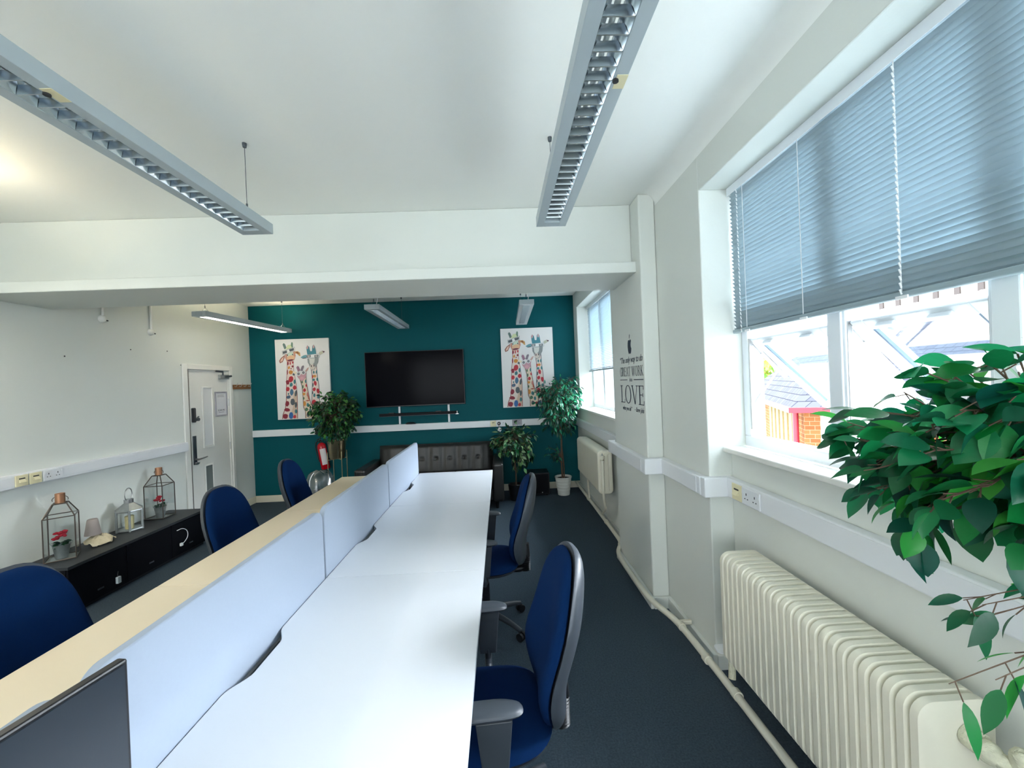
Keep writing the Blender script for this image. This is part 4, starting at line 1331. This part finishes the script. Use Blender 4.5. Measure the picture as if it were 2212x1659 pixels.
def leaf(g, p, d, L, w, col, rd, fold=0.25, droop=0.25, fine=False):
    """pointed oval leaf, folded on its midrib, drooping to the tip"""
    p = Vector(p); d = Vector(d).normalized()
    up = Vector((0, 0, 1))
    s = d.cross(up)
    if s.length < 0.05:
        s = Vector((1, 0, 0))
    s.normalize()
    s = (Matrix.Rotation(rd.uniform(-0.9, 0.9), 3, d) @ s).normalized()
    nrm = s.cross(d).normalized()
    vs = []
    prof = ((0.0, 0.03), (0.16, 0.72), (0.38, 1.0), (0.62, 0.86), (0.84, 0.42), (1.0, 0.0))
    if fine:
        prof = ((0.0, 0.02), (0.06, 0.36), (0.15, 0.70), (0.28, 0.94), (0.42, 1.0), (0.56, 0.95), (0.70, 0.76), (0.82, 0.50), (0.92, 0.22), (1.0, 0.0))
    for u, ww in prof:
        c = p+d*(L*u)-nrm*(L*droop*u*u)
        vs += [c, c+s*(w/2*ww)+nrm*(w*fold*ww*0.5), c-s*(w/2*ww)+nrm*(w*fold*ww*0.5)]
    fs = []
    for k in range(len(prof)-1):
        a = k*3
        fs += [(a, a+3, a+4, a+1), (a, a+2, a+5, a+3)]
    g.add(vs, fs, col=col)

zc = 0.3905
glass_lantern('wire and glass lantern with copper collar, leftmost on the black cabinet', (-3.60, 3.405, zc), R(38))
flower_pot('zinc pot of red flowers inside the leftmost glass lantern', (-3.60, 3.40, zc+0.005), R(20), 3)
glass_lantern('wire and glass lantern with copper collar, nearest the door on the cabinet', (-3.65, 4.42, zc), R(4))
flower_pot('zinc pot of red flowers inside the glass lantern nearest the door', (-3.65, 4.42, zc+0.005), R(75), 8)
# metal lantern with candle
ml = thing('metal_lantern', 'six-sided metal lantern with ring handle and candle on the black cabinet', 'lantern', (-3.64, 4.05, zc), R(12))
rr_, hh = 0.105, 0.20
Cx = [(rr_*math.cos(R(60*i)), rr_*math.sin(R(60*i))) for i in range(6)]
g = G()
for i in range(6):
    a, b = Cx[i], Cx[(i+1) % 6]
    g.cyl((a[0], a[1], 0), (a[0], a[1], hh), 0.010, n=8)
    for z in (0.012, hh-0.008):
        g.cyl((a[0], a[1], z), (b[0], b[1], z), 0.009, n=6)
g.prism(Cx, 'z', 0.002, 0.012)
g.build('metal_frame', M['zinc'], ml, smooth=50)
g = G()
for i in range(6):
    a, b = Cx[i], Cx[(i+1) % 6]
    g.add([(a[0], a[1], 0.02), (b[0], b[1], 0.02), (b[0], b[1], hh-0.02), (a[0], a[1], hh-0.02)], [(0, 1, 2, 3)])
g.build('glass_panes', M['clear'], ml)
vs = [(x*1.08, y*1.08, hh) for x, y in Cx]+[(x*0.36, y*0.36, hh+0.06) for x, y in Cx]
G().add(vs, [(i, (i+1) % 6, 6+(i+1) % 6, 6+i) for i in range(6)]+[(6, 7, 8, 9, 10, 11), (5, 4, 3, 2, 1, 0)]).build('roof', M['zinc'], ml)
G().cyl((0, 0, hh+0.06), (0, 0, hh+0.095), 0.036).build('cap', M['steel'], ml, smooth=40)
g = G().tube([(0, 0.052*math.cos(R(a)), hh+0.14+0.062*math.sin(R(a))) for a in range(-50, 231, 14)], 0.0042, 8)
g.build('ring_handle', M['steel'], ml, smooth=60)
tag(G().lathe([(0, 0.0), (0.033, 0.0), (0.035, 0.12), (0.028, 0.125), (0.0, 0.118)], (-3.64, 4.05, zc+0.0125), 20).build('candle', M['candle'], smooth=40),
    'cream pillar candle standing inside the six-sided metal lantern', 'candle')
# grey cup upside down on crumpled wrapping
cw = []
rd = random.Random(5)
g = G()
nx_, ny_ = 14, 14
vs = []
for j in range(ny_+1):
    for i in range(nx_+1):
        u, v = i/nx_-0.5, j/ny_-0.5
        r = math.hypot(u, v)*2
        q = max(abs(u), abs(v))*2
        a = math.atan2(v, u)
        rr = q*(0.95+0.22*noise.noise(Vector((math.cos(a)*1.6, math.sin(a)*1.6, 4.4))))
        z = 0.078*(1-rr**3) if rr < 1 else 0
        z += 0.03*noise.noise(Vector((u*11, v*11, 2.1)))*(1-0.6*q)+0.01*(q > 0.9)
        vs.append((math.cos(a)*rr*0.10, math.sin(a)*rr*0.125, max(0.002, z)))
fs = [(j*(nx_+1)+i, j*(nx_+1)+i+1, (j+1)*(nx_+1)+i+1, (j+1)*(nx_+1)+i) for j in range(ny_) for i in range(nx_)]
g.add(vs, fs)
o = g.build('crumpled_wrapping', M['wrap'], smooth=25)
o.location = (-3.60, 3.70, zc)
sm = o.modifiers.new('thick', 'SOLIDIFY'); sm.thickness = 0.001
tag(o, 'crumpled beige wrapping lying beside the leftmost lantern on the cabinet', 'wrapping')
o = G().lathe([(0.0, 0.135), (0.032, 0.135), (0.036, 0.128), (0.056, 0.0), (0.053, 0.0), (0.03, 0.125)], (0, 0, 0), 28).build('paper_cup', M['greycup'], smooth=40)
o.location = (-3.615, 3.67, zc+0.092)
tag(o, 'grey upturned cup standing on the crumpled beige wrapping', 'cup')

# ------------------------------------------------------------------ extinguisher, bag, subwoofer
fe = thing('fire_extinguisher', 'red fire extinguisher with black hose hanging on the teal wall', 'fire extinguisher', (-2.70, 6.20, 0.70), rot=(0, R(-9), 0))
G().lathe([(0.0, -0.22), (0.055, -0.22), (0.062, -0.21), (0.062, 0.12), (0.055, 0.15), (0.03, 0.175), (0.02, 0.18), (0.0, 0.18)], (0, 0, 0), 28).build('cylinder', M['red'], fe, smooth=40)
g = G().cyl((0, 0, 0.18), (0, 0, 0.215), 0.018).box(-0.012, 0.012, -0.09, 0.02, 0.205, 0.222).box(-0.010, 0.010, -0.10, 0.02, 0.235, 0.247)
g.build('valve_head', M['black'], fe, bevel=0.003)
G().tube(smooth_path([(-0.01, 0, 0.20), (-0.06, 0, 0.215), (-0.09, 0, 0.14), (-0.085, 0, 0.0), (-0.075, 0, -0.10)], 2), 0.009, 8).build('hose', M['black'], fe, smooth=60)
vs = []
for z in (-0.15, 0.09):
    for a in range(-70, 11, 10):
        vs.append((0.0632*math.sin(R(a+60)), -0.0632*math.cos(R(a+60)), z))
G().add(vs, [(i, i+1, i+10, i+9) for i in range(8)]).build('paper_label', M['label'], fe, smooth=60)
G().box(-0.02, 0.02, 0.045, 0.085, 0.10, 0.16).build('wall_hook', M['dark_steel'], fe)
bn = thing('waste_bin', 'clear plastic bag bulging over a low bin behind the farthest cream desk', 'bag', (-2.10, 4.72, 0))
G().lathe([(0.0, 0.01), (0.12, 0.0), (0.155, 0.50), (0.16, 0.505), (0.150, 0.50), (0.115, 0.02), (0, 0.02)], (0, 0, 0), 28).build('bin_body', M['black'], bn, smooth=40)
def bagpt(a, v):
    r = 0.165*math.cos(v*PI/2)**0.55+0.012*noise.noise(Vector((math.cos(a)*2.5, math.sin(a)*2.5, v*5)))
    return (r*math.cos(a)*1.02, r*math.sin(a)*1.02, 0.46+0.285*math.sin(v*PI/2)+0.02*noise.noise(Vector((math.cos(a)*3, math.sin(a)*3, 7+v*4))))
g = G()
nb, vb = 36, 10
vs = [bagpt(2*PI*i/nb, j/vb) for j in range(vb) for i in range(nb)]
vs.append((0, 0, 0.745))
fs = [(j*nb+i, j*nb+(i+1) % nb, (j+1)*nb+(i+1) % nb, (j+1)*nb+i) for j in range(vb-1) for i in range(nb)]
fs += [((vb-1)*nb+i, (vb-1)*nb+(i+1) % nb, vb*nb) for i in range(nb)]
g.add(vs, fs).build('bag', M['plasticbag'], bn, smooth=40)
g = G().tube([tuple(Vector(bagpt(R(-112), j/12))*1.0+Vector((-0.003, -0.004, 0.002))) for j in range(0, 11)], 0.0045, 6)
g.build('bag_seam', M['cord'], bn, smooth=60)
sw = thing('subwoofer', 'black box speaker on the floor between the low bush and white pot', 'speaker', (0.49, 6.06, 0))
G().box(-0.17, 0.17, -0.15, 0.15, 0.015, 0.33).build('cabinet', M['black'], sw, bevel=0.006)
G().box(-0.155, 0.155, -0.158, -0.151, 0.03, 0.315).build('grille', M['navyblack'], sw, bevel=0.002)
G().ball((0.06, -0.160, 0.05), 0.008, 8, 6).build('logo_stud', M['steel'], sw)
for x in (-0.13, 0.13):
    for y in (-0.11, 0.11):
        G().cyl((x, y, 0), (x, y, 0.0155), 0.015).build('foot', M['black'], sw)
# ------------------------------------------------------------------ plants
def foliage(g, gb, center, radii, n_br, leaves_per, L, w, greens, rd, root, spread=0.6, droop=0.5, clip=None, shell=0.35, fine=False, rb=0.0035):
    """branches fan out from root to points in an ellipsoid, leaves along their outer parts"""
    cx, cy, cz = center
    for b in range(n_br):
        while True:
            q = Vector((rd.uniform(-1, 1), rd.uniform(-1, 1), rd.uniform(-1, 1)))
            if shell < q.length < 1:
                break
        e = Vector((cx+q.x*radii[0], cy+q.y*radii[1], cz+q.z*radii[2]))
        r0 = Vector(root)+Vector((0, 0, rd.uniform(-0.5, 0.5)*radii[2]*0.8))
        mid = (r0+e)/2+Vector((0, 0, rd.uniform(0.1, 0.3)*radii[2]))
        P = smooth_path([r0, mid, e], 2)
        if clip and (clip(e) or clip(mid)):
            continue
        gb.tube(P, [rb*(1-0.62*i/(len(P)-1)) for i in range(len(P))], 5)
        for k in range(leaves_per):
            u = 0.45+0.55*(k+rd.random())/leaves_per
            f = u*(len(P)-1); i = min(int(f), len(P)-2)
            p = P[i].lerp(P[i+1], f-i)
            d = (P[i+1]-P[i]).normalized()
            v = Vector((rd.uniform(-1, 1), rd.uniform(-1, 1), rd.uniform(-1, 0.6)))
            d2 = (d*0.5+v*spread+Vector((0, 0, -droop*rd.random()))).normalized()
            st = p+d2*L*0.35
            sc = rd.uniform(0.65, 1.1)
            tip = st+d2*L*sc
            if clip and (clip(tip) or clip(st)):
                continue
            gb.tube([p, st], min(rb*0.5, 0.0011)*max(1, L/0.06), 4)
            c = rd.choice(greens)
            c = lin(*(max(0, min(255, x+rd.randint(-10, 10))) for x in c))
            leaf(g, st, d2, L*sc, w*sc*rd.uniform(0.85, 1.15), c, rd, fold=rd.uniform(0.05, 0.35), droop=rd.uniform(0.05, 0.4), fine=fine)

dark = [(16, 62, 40), (22, 74, 46), (14, 52, 38), (34, 96, 52), (24, 84, 50)]
mixd = dark+[(60, 130, 60), (90, 150, 80)]
varieg = dark+[(150, 190, 140), (120, 170, 110)]
# 1 topiary fig in a golden pot on a stand
rd = random.Random(11)
px, py = -2.33, 5.80
t = thing('potted_topiary', 'round leafy bush in a brass pot on a thin gold stand', 'potted plant', (px, py, 0))
G().lathe([(0.0, 0.70), (0.095, 0.70), (0.105, 0.72), (0.125, 0.95), (0.128, 0.955), (0.120, 0.95), (0.118, 0.92), (0.0, 0.92)], (0, 0, 0), 32).build('pot', M['gold'], t, smooth=40)
G().lathe([(0.0, 0.925), (0.117, 0.925)], (0, 0, 0), 24).build('soil', M['soil'], t)
g = G()
for k in range(4):
    a = R(45+90*k)
    x, y = 0.135*math.cos(a), 0.135*math.sin(a)
    g.cyl((x, y, 0), (x, y, 0.80), 0.0065, n=8)
    g.cyl((x, y, 0.693), (0, 0, 0.693), 0.005, n=6)
g.build('plant_stand', M['gold'], t, smooth=50)
g = G().tube(smooth_path([(0, 0, 0.9), (0.01, 0, 1.05), (-0.01, 0.01, 1.25), (0.0, 0, 1.4)], 1), 0.011, 8)
g.build('trunk', M['bark'], t, smooth=50)
gl, gb = G(), G()
foliage(gl, gb, (0.0, 0.0, 1.33), (0.36, 0.33, 0.34), 210, 9, 0.062, 0.038, mixd, rd, (0, 0, 1.28), shell=0.5)
foliage(gl, gb, (-0.05, -0.02, 1.06), (0.22, 0.2, 0.16), 26, 8, 0.06, 0.034, mixd, rd, (0, 0, 1.1), shell=0.3)
gl.build('foliage', M['leaf'], t, smooth=60); gb.build('twigs', M['bark'], t)
# 2 tall fig in white pot by the far window
t = thing('potted_fig_tree', 'tall slim fig tree in a ribbed white pot in the far right corner', 'potted plant', (0.865, 5.93, 0))
g = G()
pr = [(0.0, 0.0), (0.085, 0.0)]
for i in range(5):
    z = 0.02+i*0.045
    r = 0.088+i*0.006
    pr += [(r, z), (r+0.003, z+0.035), (r-0.001, z+0.042)]
pr += [(0.122, 0.245), (0.124, 0.265), (0.117, 0.265), (0.11, 0.23), (0.0, 0.23)]
g.lathe(pr, (0, 0, 0), 36).build('pot', M['wpot'], t, smooth=30)
G().lathe([(0.0, 0.235), (0.11, 0.235)], (0, 0, 0), 24).build('soil', M['soil'], t)
g = G().tube(smooth_path([(-0.01, 0, 0.22), (-0.02, 0, 0.5), (0.0, 0.0, 0.8), (-0.02, 0.01, 1.05), (0.0, 0, 1.35), (0.01, 0, 1.6)], 2), 0.013, 8)
g.tube(smooth_path([(0.015, 0.01, 0.22), (0.02, 0.01, 0.45), (-0.01, 0.01, 0.75), (0.0, 0.0, 1.0)], 2), 0.010, 8)
g.build('trunk', M['bark'], t, smooth=50)
gl, gb = G(), G()
rd = random.Random(21)
cb2 = lambda p: p.x > 0.245 and p.z < 1.28 or p.x > 0.48 or p.y > 0.29
tealg = [(18, 84, 62), (24, 104, 76), (14, 66, 54), (60, 160, 120), (34, 128, 92)]
foliage(gl, gb, (0.0, -0.05, 1.42), (0.36, 0.30, 0.36), 130, 9, 0.078, 0.030, tealg, rd, (0, 0, 1.35), clip=cb2, droop=0.9, shell=0.4)
foliage(gl, gb, (-0.02, -0.05, 1.12), (0.30, 0.24, 0.24), 60, 8, 0.078, 0.030, tealg, rd, (0, 0, 1.15), clip=cb2, droop=1.0, shell=0.4)
foliage(gl, gb, (-0.14, 0.0, 0.62), (0.12, 0.12, 0.18), 7, 6, 0.065, 0.028, tealg, rd, (-0.01, 0, 0.5), clip=cb2)
gl.build('foliage', M['leaf'], t, smooth=60); gb.build('twigs', M['bark'], t)
# 3 variegated bush beside the sofa
t = thing('potted_bush', 'low variegated leafy bush in a dark pot right of the sofa', 'potted plant', (0.165, 5.78, 0))
G().lathe([(0.0, 0.0), (0.085, 0.0), (0.11, 0.22), (0.105, 0.225), (0.10, 0.19), (0.0, 0.19)], (0, 0, 0), 28).build('pot', M['black'], t, smooth=40)
G().lathe([(0.0, 0.195), (0.1, 0.195)], (0, 0, 0), 24).build('soil', M['soil'], t)
G().tube(smooth_path([(0, 0, 0.18), (0.01, 0, 0.4), (-0.01, 0, 0.65), (0, 0, 0.9)], 2), 0.012, 8).build('trunk', M['bark'], t, smooth=50)
gl, gb = G(), G()
rd = random.Random(31)
cb3 = lambda p: p.y > 0.42 or (p.x < -0.05 and p.z < 0.63)
foliage(gl, gb, (0.0, 0.0, 0.76), (0.34, 0.28, 0.31), 105, 8, 0.088, 0.042, varieg, rd, (0, 0, 0.7), clip=cb3, shell=0.35, droop=0.7)
gl.build('foliage', M['leaf'], t, smooth=60); gb.build('twigs', M['bark'], t)
# 4 large fig beside the camera at the near radiator
t = thing('potted_fig_plant', 'large leafy green fig in front of the near window beside the radiator', 'potted plant', (0.93, 0.56, 0))
G().lathe([(0.0, 0.0), (0.12, 0.0), (0.15, 0.27), (0.155, 0.275), (0.145, 0.27), (0.135, 0.23), (0.0, 0.23)], (0, 0, 0), 32).build('pot', M['wpot'], t, smooth=40)
G().lathe([(0.0, 0.235), (0.135, 0.235)], (0, 0, 0), 24).build('soil', M['soil'], t)
G().tube(smooth_path([(0, 0, 0.22), (0.03, 0.0, 0.6), (-0.02, 0.02, 1.0), (0.0, 0.05, 1.3), (0.02, 0.1, 1.55)], 2), 0.015, 10).build('trunk', M['bark'], t, smooth=50)
gl, gb = G(), G()
rd = random.Random(44)
big = [(16, 92, 58), (20, 108, 62), (14, 74, 52), (52, 156, 62), (26, 124, 64), (34, 142, 92), (18, 96, 66)]
cb4 = lambda p: p.x+0.93 > 1.245 or (p.x+0.93 > 1.0 and p.y+0.56 > 0.84 and p.z < 0.83)
foliage(gl, gb, (0.05, 0.18, 1.48), (0.29, 0.28, 0.19), 150, 7, 0.070, 0.046, big, rd, (0, 0.08, 1.46), clip=cb4, shell=0.45, droop=0.35, fine=True)
foliage(gl, gb, (-0.22, 0.03, 1.27), (0.07, 0.05, 0.05), 4, 4, 0.065, 0.024, big, rd, (0, 0, 1.33), clip=cb4, shell=0.3, fine=True, rb=0.0016)
foliage(gl, gb, (-0.32, -0.03, 1.235), (0.04, 0.03, 0.03), 2, 3, 0.065, 0.018, big, rd, (0, -0.02, 1.3), clip=cb4, shell=0.3, fine=True, rb=0.0016)
# an upper spray reaching toward the window
for q in ((-0.13, 0.20, 1.655), (-0.03, 0.22, 1.665), (0.02, 0.16, 1.675), (0.10, 0.22, 1.64)):
    Pq = smooth_path([(0.02, 0.12, 1.5), (q[0]*0.4+0.02, q[1]*0.6+0.05, 1.6), q], 2)
    gb.tube(Pq, 0.0016, 5)
    for f in (0.72, 0.86, 1.0):
        p = Pq[int(f*(len(Pq)-1))]
        d = Vector((q[0]-0.06+rd.uniform(-0.1, 0.1), rd.uniform(-0.15, 0.15), rd.uniform(-0.04, 0.08)))
        leaf(gl, p, d, rd.uniform(0.062, 0.075), 0.04, lin(*rd.choice([(34, 142, 92), (26, 128, 78), (20, 108, 62)])), rd, fold=0.15, droop=0.2, fine=True)
gl.build('foliage', M['leaf'], t, smooth=60); gb.build('twigs', M['bark'], t)

# ------------------------------------------------------------------ outside the window
def brick_mat(name, c1, c2, mort, scale):
    m = bpy.data.materials.new(name); m.use_nodes = True
    N, L = m.node_tree.nodes, m.node_tree.links
    b = N['Principled BSDF']; b.inputs['Roughness'].default_value = 0.9; b.inputs['Specular IOR Level'].default_value = 0.05
    tc = N.new('ShaderNodeTexCoord'); bt = N.new('ShaderNodeTexBrick')
    mp_ = N.new('ShaderNodeMapping')
    bt.inputs['Scale'].default_value = scale
    bt.inputs['Color1'].default_value = c1; bt.inputs['Color2'].default_value = c2; bt.inputs['Mortar'].default_value = mort
    bt.inputs['Mortar Size'].default_value = 0.012
    # bricks run along the facade: combine x+y with z
    sx = N.new('ShaderNodeSeparateXYZ'); cx_ = N.new('ShaderNodeCombineXYZ'); ad_ = N.new('ShaderNodeMath')
    L.new(tc.outputs['Object'], sx.inputs[0]); L.new(sx.outputs[0], ad_.inputs[0]); L.new(sx.outputs[1], ad_.inputs[1])
    L.new(ad_.outputs[0], cx_.inputs[0]); L.new(sx.outputs[2], cx_.inputs[1])
    L.new(cx_.outputs[0], bt.inputs['Vector'])
    L.new(bt.outputs['Color'], b.inputs['Base Color'])
    return m
M['brick'] = brick_mat('red_brick', lin(140, 92, 58), lin(118, 74, 46), lin(150, 130, 105), 2.2)
M['ybrick'] = brick_mat('yellow_brick', lin(170, 132, 80), lin(150, 112, 66), lin(176, 160, 130), 2.2)
M['render'] = mat('pebble_render', lin(150, 138, 100), 0.95, spec=0.05, bump=0.8, bscale=14, var=0.15, vscale=18)
M['wrender'] = mat('white_render', lin(205, 202, 194), 0.9, spec=0.05)
M['slate'] = brick_mat('slate_roof', lin(80, 82, 92), lin(70, 72, 84), lin(28, 30, 40), 1.6)
M['redpaint'] = mat('red_gutter', lin(140, 24, 44), 0.4)
M['timber'] = mat('dark_timber', lin(70, 62, 60), 0.7)
M['tarmac'] = mat('tarmac', lin(165, 165, 160), 0.95, var=0.2, vscale=2)
M['leadglass'] = mat('leaded_glass', lin(70, 88, 110), 0.15)
GZ = -3.2
o = G().box(1.7, 45, -30, 45, GZ-0.1, GZ).build('ground', M['tarmac'])
struct(o)
def ubasis(o_, ang, name, label):
    t = thing(name, label, 'building', o_, ang)
    return t
# low hip-roofed wing: corner C, local +x runs away along the striped facade, local +y to the other facade's left
C = (8.0, 10.55, GZ)
ang = math.atan2(0.904, 0.427)
h = 0.72-GZ
A = thing('hip_roofed_hall', 'low striped brick hall with slate hip roof and red gutter', 'building', C, ang)
Lx, Ly = 9.0, -3.0
G().box(0, Lx, Ly, 0, 0, h-0.05).build('brick_wall', M['brick'], A)
g = G()
for i in range(7):
    x = 0.62+i*0.66
    G().box(x, x+0.40, 0.0, 0.04, 0.6, h-0.12).build('render_panel', M['render'], A)
G().box(-0.05, -0.0, Ly*0.7, -0.35, 0, h-0.25).build('porch_wall', M['wrender'], A)
w_ = G().box(-0.10, -0.051, -1.9, -0.85, h-2.6, h-0.8).build('hall_window', M['leadglass'], A)
g = G()
for i in range(6):
    g.box(-0.12, -0.101, -1.9, -0.85, h-2.6+i*0.36-0.015, h-2.6+i*0.36+0.015)
g.build('glazing_bars', M['wrender'], w_)
G().box(-0.35, Lx+0.3, 0.3, 0.42, h-0.14, h).build('gutter', M['redpaint'], A)
G().box(-0.42, -0.30, Ly-0.3, 0.42, h-0.14, h).build('gutter', M['redpaint'], A)
G().cyl((0.18, 0.16, 0), (0.18, 0.16, h-0.05), 0.07).build('downpipe', M['redpaint'], A, smooth=40)
e = 0.36
xa, xb, ya, yb_ = -e, Lx+e, Ly-e, e
rx0, rx1 = 2.2, Lx-2.2
rz = h+1.75
g = G().add([(xa, ya, h), (xb, ya, h), (xb, yb_, h), (xa, yb_, h), (rx0, (ya+yb_)/2, rz), (rx1, (ya+yb_)/2, rz)],
            [(0, 1, 5, 4), (2, 3, 4, 5), (3, 0, 4), (1, 2, 5), (3, 2, 1, 0)])
g.build('slate_roof', M['slate'], A)
# bigger house nearer the camera
Bh = thing('brick_house', 'yellow brick house with wide slate roof outside the near window', 'building', (9.6, 4.2, GZ))
hb = 0.62-GZ
G().box(0, 9, -9, 2.6, 0, hb).build('brick_wall', M['ybrick'], Bh)
for y in (1.8, 0.0, -1.6, -3.8):
    w_ = G().box(-0.04, 0.02, y-0.45, y+0.45, hb-2.0, hb-0.75).build('house_window', M['leadglass'], Bh)
    g = G()
    for i in range(4):
        g.box(-0.06, -0.041, y-0.46+i*0.3, y-0.44+i*0.3+0.02, hb-2.0, hb-0.75)
    for i in range(5):
        g.box(-0.06, -0.041, y-0.45, y+0.45, hb-2.0+i*0.3, hb-1.98+i*0.3)
    g.build('glazing_bars', M['wrender'], w_)
G().box(-0.55, -0.42, -9.2, 2.8, hb-0.12, hb+0.02).build('gutter', M['wrender'], Bh)
g = G().add([(-0.5, -9.2, hb), (-0.5, 2.8, hb), (4.5, 2.8, hb+3.4), (4.5, -9.2, hb+3.4), (9.5, 2.8, hb), (9.5, -9.2, hb)],
            [(0, 3, 2, 1), (3, 5, 4, 2), (0, 1, 4, 5)])
g.build('slate_roof', M['slate'], Bh)
# timbered house standing farther back
Th = thing('timbered_house', 'large house farther back with slate roof and dark timber battens', 'building', (14.9, 13.3, GZ))
ht = 0.9-GZ
G().box(0, 7, -3.8, 3.4, 0, ht).build('rear_wall', M['wrender'], Th)
g = G().add([(-0.3, -4.1, ht), (-0.3, 3.7, ht), (1.9, 3.7, ht+3.1), (1.9, -4.1, ht+3.1), (7.3, -4.1, ht), (7.3, 3.7, ht)], [(0, 3, 2, 1), (3, 4, 5, 2), (0, 1, 5, 4)])
g.build('slate_roof', M['slate'], Th)
G().prism([(-0.6, ht+2.4), (4.2, ht+2.4), (4.2, ht+4.4), (1.8, ht+6.4), (-0.6, ht+4.4)], 'x', 1.5, 5.5).build('gable_wall', M['wrender'], Th)
for i in range(6):
    y = 0.0+i*0.72
    G().box(1.44, 1.49, y-0.09, y+0.09, ht+2.6, ht+4.4).build('gable_timber', M['timber'], Th)
G().box(1.43, 1.49, -0.6, 4.2, ht+4.4, ht+4.6).build('gable_timber', M['timber'], Th)
g = G().add([(1.1, -1.0, ht+4.1), (6, -1.0, ht+4.1), (6, 1.8, ht+6.5), (1.1, 1.8, ht+6.5), (1.1, 4.6, ht+4.1), (6, 4.6, ht+4.1)], [(0, 1, 2, 3), (3, 2, 5, 4)])
o = g.build('gable_roof', M['slate'], Th)
sm = o.modifiers.new('thick', 'SOLIDIFY'); sm.thickness = 0.15
# garden tree seen over the hall
rd = random.Random(77)
t = thing('garden_tree', 'yellow green garden tree behind the low striped hall', 'tree', (17.0, 27.5, GZ))
G().cyl((0, 0, 0), (0, 0, 4.2), 0.22, 0.12).build('trunk', M['bark'], t, smooth=40)
gl, gb = G(), G()
yg = [(150, 160, 60), (120, 150, 70), (180, 176, 84), (100, 136, 70)]
foliage(gl, gb, (0, 0, 5.6), (2.8, 2.8, 2.1), 170, 9, 0.40, 0.28, yg, rd, (0, 0, 4.6), shell=0.4)
gl.build('foliage', M['leaf'], t, smooth=60); gb.build('twigs', M['bark'], t)
